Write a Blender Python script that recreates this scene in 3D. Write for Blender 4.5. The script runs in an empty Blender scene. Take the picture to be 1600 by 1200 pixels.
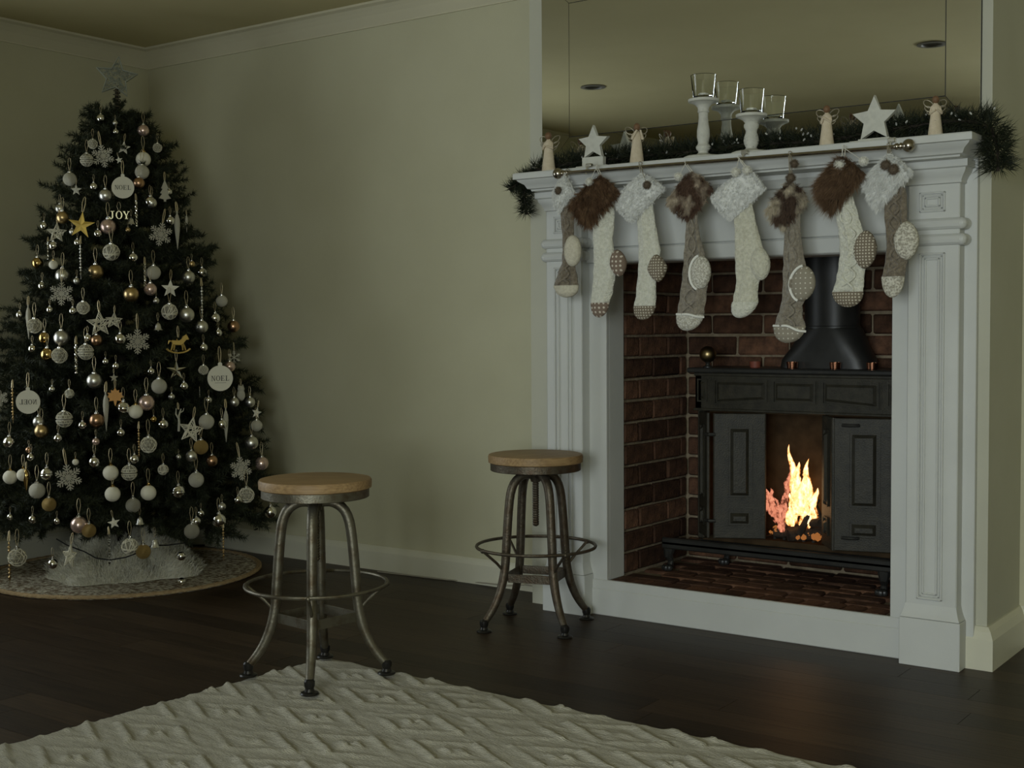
import bpy, bmesh, math, random
import numpy as np
from mathutils import Vector, Matrix

S = bpy.context.scene
COL = S.collection
PI = math.pi
rnd = random.Random(7)
nrs = np.random.RandomState(5)

# ------------------------------------------------------------------ camera, light, exposure
CAM = Vector((3.0469, -4.2632, 1.12))
YAW, PITCH, ROLL, FPX = -0.6253, -0.0434, -0.0059, 2007.3
_f = Vector((math.sin(YAW) * math.cos(PITCH), math.cos(YAW) * math.cos(PITCH), math.sin(PITCH)))
_r = Vector((math.cos(YAW), -math.sin(YAW), 0))
_u = _r.cross(_f)
CR = _r * math.cos(ROLL) + _u * math.sin(ROLL)
CU = -_r * math.sin(ROLL) + _u * math.cos(ROLL)
cd = bpy.data.cameras.new('camera')
cd.sensor_fit = 'HORIZONTAL'
cd.sensor_width = 36.0
cd.lens = FPX / 1600 * 36.0
cd.clip_start = 0.05
cam = bpy.data.objects.new('camera', cd)
COL.objects.link(cam)
cam.matrix_world = Matrix(((CR.x, CU.x, -_f.x, CAM.x), (CR.y, CU.y, -_f.y, CAM.y), (CR.z, CU.z, -_f.z, CAM.z), (0, 0, 0, 1)))
S.camera = cam

S.view_settings.view_transform = 'Standard'
S.view_settings.look = 'None'
S.view_settings.gamma = 1.0
S.view_settings.use_curve_mapping = False
S.view_settings.exposure = 0.3

w = bpy.data.worlds.new('world')
S.world = w
w.use_nodes = True
w.node_tree.nodes['Background'].inputs[0].default_value = (0.75, 0.85, 1.0, 1)
w.node_tree.nodes['Background'].inputs[1].default_value = 0.6


def area(name, loc, rot, sx, sy, power, color):
    l = bpy.data.lights.new(name, 'AREA')
    l.shape = 'RECTANGLE'
    l.size, l.size_y, l.energy, l.color = sx, sy, power, color
    o = bpy.data.objects.new(name, l)
    o.location, o.rotation_euler = loc, rot
    COL.objects.link(o)
    return o


WIN_X0, WIN_X1, WIN_Z0, WIN_Z1, WALL_Y = 2.0, 4.1, 0.6, 2.1, -6.5     # window behind the camera
LW_Y0, LW_Y1, LW_Z0, LW_Z1, WALL_X = -3.2, -1.5, 0.55, 1.95, -2.537      # window in the left wall, just out of frame
area('window_daylight', ((WIN_X0 + WIN_X1) / 2, WALL_Y - 0.03, (WIN_Z0 + WIN_Z1) / 2), (PI / 2, 0, 0), WIN_X1 - WIN_X0 - .1, WIN_Z1 - WIN_Z0 - .1, 128, (0.885, 0.975, 1.0))
area('window_daylight', (WALL_X - 0.03, (LW_Y0 + LW_Y1) / 2, (LW_Z0 + LW_Z1) / 2), (0, -PI / 2, 0), LW_Z1 - LW_Z0 - .1, LW_Y1 - LW_Y0 - .1, 17, (0.885, 0.975, 1.0))
# glow of the wood fire
fl = bpy.data.lights.new('fire_glow', 'POINT')
fl.energy, fl.color, fl.shadow_soft_size = 0.22, (1.0, 0.5, 0.18), 0.08
flo = bpy.data.objects.new('fire_glow', fl)
flo.location = (1.05, 0.49, 0.45)
COL.objects.link(flo)

# ------------------------------------------------------------------ picture -> place


def pray(x, y):
    return _f + CR * ((x - 800) / FPX) + CU * ((600 - y) / FPX)


def at(x, y, Y):
    d = pray(x, y)
    return CAM + d * ((Y - CAM.y) / d.y)


# ------------------------------------------------------------------ materials
def _n(nt, t, **k):
    n = nt.nodes.new(t)
    for a, b in k.items():
        setattr(n, a, b)
    return n


def mat(name, col, rough=0.6, metal=0.0, col2=None, nscale=8.0, detail=4.0, lo=0.35, hi=0.65, bump=0.0, bscale=None, stretch=(1, 1, 1),
        spec=0.5, alpha=1.0, sheen=0.0, trans=0.0, ior=1.45, emis=None, estr=0.0, coat=0.0):
    m = bpy.data.materials.new(name)
    m.use_nodes = True
    nt = m.node_tree
    p = nt.nodes['Principled BSDF']
    p.inputs['Base Color'].default_value = (*col, 1)
    p.inputs['Roughness'].default_value = rough
    p.inputs['Metallic'].default_value = metal
    p.inputs['Specular IOR Level'].default_value = spec
    p.inputs['Transmission Weight'].default_value = trans
    p.inputs['IOR'].default_value = ior
    p.inputs['Coat Weight'].default_value = coat
    if sheen:
        p.inputs['Sheen Weight'].default_value = sheen
    if emis:
        p.inputs['Emission Color'].default_value = (*emis, 1)
        p.inputs['Emission Strength'].default_value = estr
    if col2 or bump:
        tc = _n(nt, 'ShaderNodeTexCoord')
        mp = _n(nt, 'ShaderNodeMapping')
        mp.inputs['Scale'].default_value = stretch
        nt.links.new(tc.outputs['Object'], mp.inputs[0])
    if col2:
        nz = _n(nt, 'ShaderNodeTexNoise')
        nz.inputs['Scale'].default_value = nscale
        nz.inputs['Detail'].default_value = detail
        nt.links.new(mp.outputs[0], nz.inputs['Vector'])
        r = _n(nt, 'ShaderNodeValToRGB')
        r.color_ramp.elements[0].position, r.color_ramp.elements[1].position = lo, hi
        r.color_ramp.elements[0].color, r.color_ramp.elements[1].color = (*col, 1), (*col2, 1)
        nt.links.new(nz.outputs['Fac'], r.inputs[0])
        nt.links.new(r.outputs[0], p.inputs['Base Color'])
    if bump:
        nb = _n(nt, 'ShaderNodeTexNoise')
        nb.inputs['Scale'].default_value = bscale or nscale * 4
        nb.inputs['Detail'].default_value = 3
        nt.links.new(mp.outputs[0], nb.inputs['Vector'])
        b = _n(nt, 'ShaderNodeBump')
        b.inputs['Strength'].default_value = bump
        b.inputs['Distance'].default_value = 0.01
        nt.links.new(nb.outputs['Fac'], b.inputs['Height'])
        nt.links.new(b.outputs[0], p.inputs['Normal'])
    return m


def per_object_tint(m, amount=0.5):
    """darken or lighten each separate piece by its own random value (bricks, planks)"""
    nt = m.node_tree
    p = nt.nodes['Principled BSDF']
    src = p.inputs['Base Color'].links[0].from_socket
    oi = _n(nt, 'ShaderNodeObjectInfo')
    mr = _n(nt, 'ShaderNodeMapRange')
    mr.inputs['To Min'].default_value, mr.inputs['To Max'].default_value = 1 - amount, 1 + amount
    nt.links.new(oi.outputs['Random'], mr.inputs['Value'])
    hs = _n(nt, 'ShaderNodeHueSaturation')
    nt.links.new(mr.outputs[0], hs.inputs['Value'])
    nt.links.new(src, hs.inputs['Color'])
    nt.links.new(hs.outputs[0], p.inputs['Base Color'])
    return m


def dots(name, ground, dot, size=0.0105, radius=0.27, rough=0.85):
    m = mat(name, ground, rough)
    nt = m.node_tree
    p = nt.nodes['Principled BSDF']
    tc = _n(nt, 'ShaderNodeTexCoord')
    mp = _n(nt, 'ShaderNodeMapping')
    mp.inputs['Rotation'].default_value = (-PI / 2, 0, 0)
    mp.inputs['Scale'].default_value = (1 / size,) * 3
    vo = _n(nt, 'ShaderNodeTexVoronoi', voronoi_dimensions='2D')
    vo.inputs['Scale'].default_value = 1.0
    vo.inputs['Randomness'].default_value = 0.12
    lt = _n(nt, 'ShaderNodeMath', operation='LESS_THAN')
    lt.inputs[1].default_value = radius
    mx = _n(nt, 'ShaderNodeMix', data_type='RGBA')
    mx.inputs[6].default_value, mx.inputs[7].default_value = (*ground, 1), (*dot, 1)
    nt.links.new(tc.outputs['Object'], mp.inputs[0])
    nt.links.new(mp.outputs[0], vo.inputs['Vector'])
    nt.links.new(vo.outputs['Distance'], lt.inputs[0])
    nt.links.new(lt.outputs[0], mx.inputs[0])
    nt.links.new(mx.outputs[2], p.inputs['Base Color'])
    return m


def fur_mat(name, root, tip, patch=None, pscale=14):
    """colour runs from root to tip along each strand; patches of a second coat where the hide is mottled"""
    m = mat(name, root, 0.8, spec=0.15)
    nt = m.node_tree
    p = nt.nodes['Principled BSDF']
    a = _n(nt, 'ShaderNodeAttribute', attribute_name='tip')
    mx = _n(nt, 'ShaderNodeMix', data_type='RGBA')
    mx.inputs[6].default_value, mx.inputs[7].default_value = (*root, 1), (*tip, 1)
    nt.links.new(a.outputs['Fac'], mx.inputs[0])
    out = mx.outputs[2]
    if patch:
        tc = _n(nt, 'ShaderNodeTexCoord')
        nz = _n(nt, 'ShaderNodeTexNoise')
        nz.inputs['Scale'].default_value = pscale
        nz.inputs['Detail'].default_value = 2
        nt.links.new(tc.outputs['Object'], nz.inputs['Vector'])
        r = _n(nt, 'ShaderNodeValToRGB')
        r.color_ramp.elements[0].position, r.color_ramp.elements[1].position = .44, .58
        nt.links.new(nz.outputs['Fac'], r.inputs[0])
        m2 = _n(nt, 'ShaderNodeMix', data_type='RGBA')
        m2.inputs[7].default_value = (*patch, 1)
        nt.links.new(r.outputs[0], m2.inputs[0])
        nt.links.new(out, m2.inputs[6])
        out = m2.outputs[2]
    nt.links.new(out, p.inputs['Base Color'])
    return m


M = {}
M['wall'] = mat('wall_paint', (.50, .475, .325), .85, col2=(.53, .505, .35), nscale=3, bump=.04, bscale=220, spec=.2)
M['breast'] = mat('breast_paint', (.475, .465, .37), .85, col2=(.505, .495, .40), nscale=3, bump=.04, bscale=220, spec=.2)
M['ceiling'] = mat('ceiling_paint', (.52, .46, .26), .9, col2=(.55, .49, .28), nscale=2, spec=.2)
M['cornice'] = mat('cornice_paint', (.56, .52, .37), .75, col2=(.59, .55, .39), nscale=2, spec=.25)
M['trim'] = mat('trim_gloss', (.60, .58, .45), .5, col2=(.63, .61, .48), nscale=3)
M['white'] = mat('mantel_paint', (.545, .55, .515), .45, col2=(.575, .58, .545), nscale=5, bump=.03, bscale=90)
M['floor'] = per_object_tint(mat('dark_floorboard', (.024, .015, .0085), .44, col2=(.060, .039, .022), nscale=3.2, detail=8, lo=.3, hi=.75, bump=.08, bscale=7, stretch=(1.2, 26, 26), spec=.27), .35)
M['gap'] = mat('floor_gap', (.006, .004, .003), .9)
M['brick'] = per_object_tint(mat('firebox_brick', (.052, .028, .018), .9, col2=(.150, .074, .042), nscale=22, detail=6, lo=.3, hi=.75, bump=.55, bscale=90, spec=.2), .55)
M['hearth_brick'] = per_object_tint(mat('hearth_brick', (.055, .026, .016), .8, col2=(.13, .066, .038), nscale=20, detail=6, lo=.3, hi=.75, bump=.5, bscale=70, spec=.3), .5)
M['mortar'] = mat('mortar', (.22, .175, .115), .95, col2=(.31, .25, .17), nscale=30, bump=.5, bscale=120, spec=.1)
M['soot'] = mat('soot', (.012, .010, .008), .95)
M['iron'] = mat('cast_iron', (.026, .024, .017), .5, col2=(.040, .036, .025), nscale=30, bump=.18, bscale=180, spec=.32)
M['iron_dark'] = mat('black_steel', (.018, .018, .016), .4, col2=(.030, .029, .026), nscale=12, spec=.5)
M['firebox_iron'] = mat('sooty_iron', (.040, .026, .014), .9, col2=(.065, .042, .022), nscale=20, spec=.1)
M['brass'] = mat('aged_brass', (.36, .27, .13), .34, 1.0, col2=(.28, .20, .10), nscale=25)
M['bronze'] = mat('antique_pewter', (.42, .38, .31), .24, 1.0, col2=(.34, .30, .24), nscale=20)
M['copper'] = mat('copper_cup', (.55, .25, .15), .22, 1.0)
M['redclay'] = mat('clay_cup', (.22, .06, .035), .55)
M['steel'] = mat('worn_steel', (.175, .16, .118), .46, .8, col2=(.10, .075, .045), nscale=26, detail=6, lo=.45, hi=.72, bump=.12, bscale=150)
M['steel_warm'] = mat('rusted_steel', (.120, .102, .074), .48, .75, col2=(.085, .058, .036), nscale=40, detail=6, lo=.4, hi=.7, bump=.2, bscale=170)
M['rubber'] = mat('foot_iron', (.030, .028, .025), .35, .6)
M['mirror'] = mat('mirror_glass', (.86, .87, .84), .015, 1.0)
M['mirror_edge'] = mat('mirror_backing', (.012, .011, .009), .6)
M['bezel'] = mat('grey_bezel', (.16, .15, .12), .6)
M['glass'] = mat('clear_glass', (.98, 1, .99), .01, trans=1.0, ior=1.46)
M['candle'] = mat('tealight_wax', (.78, .76, .68), .5)
M['chalk'] = mat('chalky_white_wood', (.56, .555, .485), .75, col2=(.47, .465, .405), nscale=40, lo=.45, hi=.75, bump=.2, bscale=140)
M['figure_robe'] = mat('carved_cream_wood', (.56, .47, .33), .75, col2=(.62, .53, .39), nscale=60, bump=.25, bscale=120)
M['figure_head'] = mat('carved_head', (.185, .100, .046), .6, col2=(.14, .072, .034), nscale=60)
M['wire'] = mat('figure_wire', (.34, .30, .22), .5, .4)
M['needle'] = mat('pine_needles', (.019, .024, .012), .6, col2=(.046, .052, .027), nscale=26, lo=.35, hi=.7, spec=.3)
M['garland'] = mat('garland_needles', (.012, .017, .009), .6, col2=(.036, .040, .020), nscale=40, lo=.4, hi=.7, spec=.3)
M['bark'] = mat('tree_bark', (.022, .017, .011), .9, col2=(.036, .028, .018), nscale=40)
M['cable'] = mat('dark_cable', (.010, .010, .009), .6)
M['cream_cable'] = mat('cream_cable', (.34, .31, .24), .6)
M['thread'] = mat('gold_thread', (.55, .46, .28), .45, .5)
M['capm'] = mat('silver_cap', (.80, .78, .72), .25, 1.0)
# ornaments
M['silver'] = mat('mirror_silver', (.86, .84, .78), .09, 1.0)
M['satin'] = mat('satin_silver', (.70, .68, .61), .36, 1.0)
M['glitter'] = mat('white_glitter', (.60, .57, .45), .55, .15, col2=(.82, .78, .63), nscale=180, detail=2, bump=.7, bscale=420)
M['grey_glitter'] = mat('grey_glitter', (.36, .34, .26), .5, .3, col2=(.56, .53, .42), nscale=180, detail=2, bump=.7, bscale=420)
M['white_ball'] = mat('frosted_white', (.72, .68, .54), .7, col2=(.78, .74, .60), nscale=60, bump=.25, bscale=300)
M['gold'] = mat('mirror_gold', (.62, .43, .16), .14, 1.0)
M['gold_satin'] = mat('satin_gold', (.62, .45, .22), .34, 1.0)
M['gold_glitter'] = mat('gold_glitter', (.40, .27, .08), .5, .5, col2=(.62, .43, .16), nscale=160, detail=2, bump=.8, bscale=380)
M['rose'] = mat('rose_pearl', (.72, .53, .45), .26, .75)
M['copper_satin'] = mat('copper_satin', (.52, .32, .19), .3, 1.0)
M['twine'] = mat('white_twine', (.64, .60, .46), .8, col2=(.76, .72, .57), nscale=80, bump=.3, bscale=260)
M['wood_white'] = mat('whitewashed_wood', (.76, .73, .61), .75, col2=(.66, .63, .51), nscale=60, stretch=(1, 1, 4))
M['gold_star'] = mat('hammered_gold', (.66, .47, .12), .42, .75, col2=(.42, .28, .05), nscale=90, lo=.45, hi=.75)
M['horse'] = mat('antique_gold', (.60, .43, .13), .45, .6, col2=(.42, .28, .07), nscale=60)
M['leaf'] = mat('copper_leaf', (.42, .19, .05), .5, .3, col2=(.52, .28, .07), nscale=50)
M['letter'] = mat('black_lettering', (.05, .045, .04), .7)
M['topper'] = mat('frosted_wire', (.30, .32, .26), .6, .1)
# rug, mat, skirt
M['rug'] = mat('cream_wool', (.39, .365, .285), .95, col2=(.50, .47, .375), nscale=26, detail=6, lo=.3, hi=.7, bump=.8, bscale=80, stretch=(1, 5, 1), spec=.1, sheen=.2)
M['matm'] = mat('woven_jute_mat', (.24, .175, .105), .95, col2=(.72, .66, .50), nscale=58, detail=5, lo=.42, hi=.58, bump=.9, bscale=150, spec=.1)
M['braid'] = mat('jute_braid', (.36, .25, .13), .9, col2=(.46, .34, .19), nscale=60, bump=.6, bscale=120, spec=.1)
M['skirt'] = fur_mat('white_plush', (.62, .595, .48), (.80, .78, .67))
# stockings
M['fur_brown'] = fur_mat('brown_fur', (.040, .022, .012), (.27, .165, .090), (.11, .062, .034), 24)
M['fur_shaggy'] = fur_mat('shaggy_brown_fur', (.045, .027, .015), (.25, .155, .088), (.12, .072, .040), 28)
M['fur_white'] = fur_mat('white_fur', (.70, .70, .66), (.80, .80, .76))
M['fur_mixed'] = fur_mat('mottled_fur', (.055, .032, .022), (.17, .105, .070), (.50, .42, .31), 12)
M['fur_mixed2'] = fur_mat('striped_fur', (.045, .028, .020), (.15, .10, .07), (.52, .45, .33), 17)
M['pom_brown'] = fur_mat('brown_pompom', (.085, .065, .045), (.19, .145, .10))
M['pom_white'] = fur_mat('white_pompom', (.62, .60, .52), (.76, .75, .67))
M['knit_white'] = mat('cream_knit', (.62, .61, .50), .9, col2=(.76, .75, .64), nscale=90, detail=3, bump=.8, bscale=160, spec=.1, sheen=.3)
M['knit_cream'] = mat('oatmeal_knit', (.56, .54, .42), .9, col2=(.70, .68, .55), nscale=90, detail=3, bump=.8, bscale=160, spec=.1, sheen=.3)
M['knit_taupe'] = mat('taupe_knit', (.165, .135, .095), .92, col2=(.245, .205, .150), nscale=80, detail=3, bump=.8, bscale=150, spec=.1, sheen=.3)
M['knit_grey'] = mat('greybrown_knit', (.215, .185, .140), .92, col2=(.31, .275, .215), nscale=80, detail=3, bump=.8, bscale=150, spec=.1, sheen=.3)
M['patch_cream'] = mat('cream_patch', (.52, .48, .37), .9, col2=(.62, .58, .46), nscale=120, bump=.3, bscale=200, spec=.1)
M['patch_lace'] = mat('lace_patch', (.34, .315, .25), .9, col2=(.66, .63, .53), nscale=150, detail=2, lo=.4, hi=.6, bump=.4, bscale=200, spec=.1)
M['patch_white'] = mat('sherpa_patch', (.46, .43, .35), .9, col2=(.74, .72, .63), nscale=170, detail=2, lo=.42, hi=.6, bump=.7, bscale=220, spec=.1)
M['dot_rose'] = dots('rose_dot_cloth', (.20, .145, .105), (.60, .54, .44), .0165, .24)
M['dot_taupe'] = dots('taupe_dot_cloth', (.185, .150, .105), (.58, .53, .42), .0098, .27)
M['dot_grey'] = dots('grey_dot_cloth', (.28, .25, .19), (.62, .59, .50), .0165, .15)
M['piping'] = mat('white_piping', (.80, .79, .72), .8)
M['loop'] = mat('cord_loop', (.62, .60, .52), .8)
M['seat'] = mat('elm_seat', (.24, .15, .068), .5, col2=(.40, .265, .125), nscale=5, detail=8, lo=.3, hi=.7, bump=.15, bscale=9, stretch=(2, 30, 30), spec=.35)


def flame_mat(name, c0, c1, strength, cut):
    m = bpy.data.materials.new(name)
    m.use_nodes = True
    nt = m.node_tree
    for x in list(nt.nodes):
        nt.nodes.remove(x)
    out = _n(nt, 'ShaderNodeOutputMaterial')
    mix = _n(nt, 'ShaderNodeMixShader')
    em = _n(nt, 'ShaderNodeEmission')
    tr = _n(nt, 'ShaderNodeBsdfTransparent')
    tc = _n(nt, 'ShaderNodeTexCoord')
    mp = _n(nt, 'ShaderNodeMapping')
    mp.inputs['Scale'].default_value = (1, 1, .55)
    nz = _n(nt, 'ShaderNodeTexNoise')
    nz.inputs['Scale'].default_value = 62
    nz.inputs['Detail'].default_value = 5
    nz.inputs['Roughness'].default_value = .7
    r = _n(nt, 'ShaderNodeValToRGB')
    r.color_ramp.elements[0].position, r.color_ramp.elements[1].position = cut, cut + .13
    c = _n(nt, 'ShaderNodeValToRGB')
    c.color_ramp.elements[0].position, c.color_ramp.elements[1].position = .35, .58
    c.color_ramp.elements[0].color, c.color_ramp.elements[1].color = (*c0, 1), (*c1, 1)
    em.inputs['Strength'].default_value = strength
    L = nt.links.new
    lw = _n(nt, 'ShaderNodeLayerWeight')
    lw.inputs['Blend'].default_value = .42
    sub = _n(nt, 'ShaderNodeMath', operation='SUBTRACT')
    mu = _n(nt, 'ShaderNodeMath', operation='MULTIPLY')
    mu.inputs[1].default_value = .26
    nt.links.new(lw.outputs['Facing'], mu.inputs[0])
    nt.links.new(nz.outputs['Fac'], sub.inputs[0]); nt.links.new(mu.outputs[0], sub.inputs[1])
    L = nt.links.new
    L(tc.outputs['Object'], mp.inputs[0]); L(mp.outputs[0], nz.inputs['Vector']); L(sub.outputs[0], r.inputs[0]); L(sub.outputs[0], c.inputs[0])
    L(c.outputs[0], em.inputs['Color']); L(r.outputs[0], mix.inputs[0]); L(tr.outputs[0], mix.inputs[1]); L(em.outputs[0], mix.inputs[2]); L(mix.outputs[0], out.inputs[0])
    return m


M['flame'] = flame_mat('flame', (1.0, .28, .03), (1.0, .84, .46), 1.6, .31)
M['flame_red'] = flame_mat('ember_flame', (.50, .08, .035), (1.0, .38, .22), 0.75, .40)
M['ember'] = mat('ember', (.04, .02, .015), .9, emis=(1.0, .35, .08), estr=.25)
M['charred'] = mat('charred_log', (.02, .014, .010), .9, col2=(.055, .035, .022), nscale=30, bump=.6, bscale=60)


# ------------------------------------------------------------------ mesh helpers
def bmn():
    return bmesh.new()


def box(bm, lo, hi, bev=0.0, mx=None, seg=1):
    r = bmesh.ops.create_cube(bm, size=1.0)
    vs = r['verts']
    c = [(a + b) / 2 for a, b in zip(lo, hi)]
    s = [abs(b - a) for a, b in zip(lo, hi)]
    for v in vs:
        v.co = Vector((c[0] + v.co.x * s[0], c[1] + v.co.y * s[1], c[2] + v.co.z * s[2]))
    if bev:
        es = list({e for v in vs for e in v.link_edges})
        r2 = bmesh.ops.bevel(bm, geom=es, offset=min(bev, min(s) * .49), segments=seg, affect='EDGES', profile=.6)
        vs = list({v for f in r2['faces'] for v in f.verts} | {v for v in vs if v.is_valid})
    if mx is not None:
        bmesh.ops.transform(bm, matrix=mx, verts=vs)
    return vs


def lathe(bm, prof, c=(0, 0, 0), seg=24, sx=1.0, sy=1.0, mx=None, cap=True):
    rings = []
    for r, z in prof:
        ring = []
        for k in range(seg):
            a = 2 * PI * k / seg
            p = Vector((c[0] + r * math.cos(a) * sx, c[1] + r * math.sin(a) * sy, c[2] + z))
            ring.append(bm.verts.new(mx @ p if mx is not None else p))
        rings.append(ring)
    for a, b in zip(rings, rings[1:]):
        for k in range(seg):
            bm.faces.new((a[k], a[(k + 1) % seg], b[(k + 1) % seg], b[k]))
    if cap:
        for ring, flip in ((rings[0], True), (rings[-1], False)):
            try:
                bm.faces.new(list(reversed(ring)) if flip else ring)
            except ValueError:
                pass
    return rings


def tube(bm, pts, r, seg=8, closed=False, sq=None):
    pts = [Vector(p) for p in pts]
    n = len(pts)
    rr = r if isinstance(r, (list, tuple)) else [r] * n
    rings = []
    up = None
    for i, p in enumerate(pts):
        if closed:
            t = (pts[(i + 1) % n] - pts[i - 1]).normalized()
        else:
            t = (pts[min(i + 1, n - 1)] - pts[max(i - 1, 0)]).normalized()
        if up is None:
            up = Vector((0, 0, 1)) if abs(t.z) < .9 else Vector((1, 0, 0))
        a = (up - t * up.dot(t)).normalized()
        up = a
        b = t.cross(a)
        rings.append([bm.verts.new(p + (a * math.cos(2 * PI * k / seg) + b * math.sin(2 * PI * k / seg)) * rr[i]) for k in range(seg)])
    m = n if closed else n - 1
    for i in range(m):
        A, B_ = rings[i], rings[(i + 1) % n]
        for k in range(seg):
            bm.faces.new((A[k], A[(k + 1) % seg], B_[(k + 1) % seg], B_[k]))
    if not closed:
        bm.faces.new(list(reversed(rings[0])))
        bm.faces.new(rings[-1])


def prism(bm, poly, y0, y1, mx=None, bev=0.0):
    """poly in (x, z), extruded along y"""
    A = [bm.verts.new((x, y0, z)) for x, z in poly]
    B_ = [bm.verts.new((x, y1, z)) for x, z in poly]
    n = len(poly)
    fs = [bm.faces.new(A), bm.faces.new(list(reversed(B_)))]
    for k in range(n):
        fs.append(bm.faces.new((A[k], B_[k], B_[(k + 1) % n], A[(k + 1) % n])))
    if bev:
        bmesh.ops.bevel(bm, geom=list(fs[0].edges), offset=bev, segments=1, affect='EDGES')
    if mx is not None:
        bmesh.ops.transform(bm, matrix=mx, verts=[v for v in A + B_ if v.is_valid])


def sweep(bm, prof, path):
    """profile [(out, z)] swept along a plan path [(x, y, nx, ny)], open ends capped"""
    rings = [[bm.verts.new((x + nx * o, y + ny * o, z)) for o, z in prof] for x, y, nx, ny in path]
    n = len(prof)
    for a, b in zip(rings, rings[1:]):
        for k in range(n):
            bm.faces.new((a[k], a[(k + 1) % n], b[(k + 1) % n], b[k]))
    bm.faces.new(rings[0])
    bm.faces.new(list(reversed(rings[-1])))


def ball(bm, r=1.0, u=20, v=12, c=(0, 0, 0), s=(1, 1, 1)):
    res = bmesh.ops.create_uvsphere(bm, u_segments=u, v_segments=v, radius=r)
    for x in res['verts']:
        x.co = Vector((c[0] + x.co.x * s[0], c[1] + x.co.y * s[1], c[2] + x.co.z * s[2]))
    return res['verts']


def mesh_of(name, bm, m, smooth=True, angle=.75):
    bmesh.ops.recalc_face_normals(bm, faces=bm.faces)
    me = bpy.data.meshes.new(name)
    bm.to_mesh(me)
    bm.free()
    me.materials.append(m)
    if smooth:
        me.polygons.foreach_set('use_smooth', [True] * len(me.polygons))
        me.set_sharp_from_angle(angle=angle)
    return me


def put(name, me, parent=None, loc=None, rot=None, scale=None):
    o = bpy.data.objects.new(name, me)
    COL.objects.link(o)
    if parent is not None:
        o.parent = parent
    if loc is not None:
        o.location = loc
    if rot is not None:
        o.rotation_euler = rot
    if scale is not None:
        o.scale = scale
    return o


def obj(name, bm, m, parent=None, smooth=True, angle=.75, **k):
    return put(name, mesh_of(name, bm, m, smooth, angle), parent, **k)


def tag(o, label, cat, group=None):
    o['label'] = label
    o['category'] = cat
    if group:
        o['group'] = group
    return o


def thing(name, label, cat, loc=(0, 0, 0), rz=0.0, group=None):
    o = bpy.data.objects.new(name, None)
    COL.objects.link(o)
    o.location = loc
    o.rotation_euler = (0, 0, rz)
    return tag(o, label, cat, group)


def struct(name, bm, m, parent=None, smooth=False):
    o = obj(name, bm, m, parent, smooth)
    if parent is None:
        o['kind'] = 'structure'
    return o


def pymesh(name, v, f, m, smooth=False, tip=None):
    me = bpy.data.meshes.new(name)
    v = np.asarray(v, np.float32)
    f = np.asarray(f, np.int32)
    k = f.shape[1]
    me.vertices.add(len(v))
    me.vertices.foreach_set('co', v.ravel())
    me.loops.add(f.size)
    me.loops.foreach_set('vertex_index', f.ravel())
    me.polygons.add(len(f))
    me.polygons.foreach_set('loop_start', np.arange(0, f.size, k, dtype=np.int32))
    me.update(calc_edges=True)
    me.validate()
    if tip is not None:
        a = me.attributes.new('tip', 'FLOAT', 'POINT')
        a.data.foreach_set('value', np.asarray(tip, np.float32))
    me.materials.append(m)
    if smooth:
        me.polygons.foreach_set('use_smooth', [True] * len(me.polygons))
    return me


def blades(roots, dirs, length, width):
    """triangular strands: verts, faces, tip values"""
    roots = np.asarray(roots, float)
    dirs = np.asarray(dirs, float)
    dirs /= np.linalg.norm(dirs, axis=1)[:, None] + 1e-9
    n = len(roots)
    rv = nrs.normal(size=(n, 3))
    side = np.cross(dirs, rv)
    side /= np.linalg.norm(side, axis=1)[:, None] + 1e-9
    L = np.asarray(length).reshape(-1, 1) * np.ones((n, 1))
    v = np.empty((n * 3, 3))
    v[0::3] = roots - side * width / 2
    v[1::3] = roots + side * width / 2
    v[2::3] = roots + dirs * L
    f = np.arange(n * 3).reshape(-1, 3)
    t = np.tile([0., 0., 1.], n)
    return v, f, t


# ================================================================== ROOM
XL, XR, YB0, YB1, H, ZC = WALL_X, 5.0, 0.191, 0.396, 2.592, 2.4986
BX0, BX1 = 0.066, 1.871            # chimney breast
OX0, OX1 = 0.437, 1.558            # fireplace opening
ZH = 0.136                         # raised hearth
ZO = 1.367                         # lintel


def wallbox(name, lo, hi, m='wall'):
    bm = bmn()
    box(bm, lo, hi)
    return struct(name, bm, M[m])


floor = wallbox('floor', (XL - .1, WALL_Y - .1, -.06), (XR + .1, YB1 + .5, -.012), 'gap')
wallbox('ceiling', (XL - .1, WALL_Y - .1, H), (XR + .1, YB1 + .5, H + .1), 'ceiling')
bm = bmn()
box(bm, (XL - .1, WALL_Y - .1, -.012), (XL, LW_Y0, H))
box(bm, (XL - .1, LW_Y1, -.012), (XL, YB1 + .5, H))
box(bm, (XL - .1, LW_Y0, -.012), (XL, LW_Y1, LW_Z0))
box(bm, (XL - .1, LW_Y0, LW_Z1), (XL, LW_Y1, H))
struct('wall_left', bm, M['wall'])
bm = bmn()
for lo, hi in (((LW_Y0, LW_Z0), (LW_Y1, LW_Z0 + .05)), ((LW_Y0, LW_Z1 - .05), (LW_Y1, LW_Z1)), ((LW_Y0, LW_Z0), (LW_Y0 + .05, LW_Z1)), ((LW_Y1 - .05, LW_Z0), (LW_Y1, LW_Z1)), (((LW_Y0 + LW_Y1) / 2 - .03, LW_Z0), ((LW_Y0 + LW_Y1) / 2 + .03, LW_Z1))):
    box(bm, (XL - .02, lo[0], lo[1]), (XL + .03, hi[0], hi[1]))
wl = struct('window_2', bm, M['trim'])
bm = bmn()
box(bm, (XL, LW_Y0 - .05, LW_Z0 - .04), (XL + .09, LW_Y1 + .05, LW_Z0))
obj('window_sill', bm, M['trim'], wl)
wallbox('wall_right', (XR, WALL_Y - .1, -.012), (XR + .1, YB1 + .5, H))
wallbox('wall_back', (XL, YB0, -.012), (BX0 + .1, YB0 + .1, H))
wallbox('wall_alcove', (BX1 - .1, YB1, -.012), (XR, YB1 + .1, H))
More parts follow.
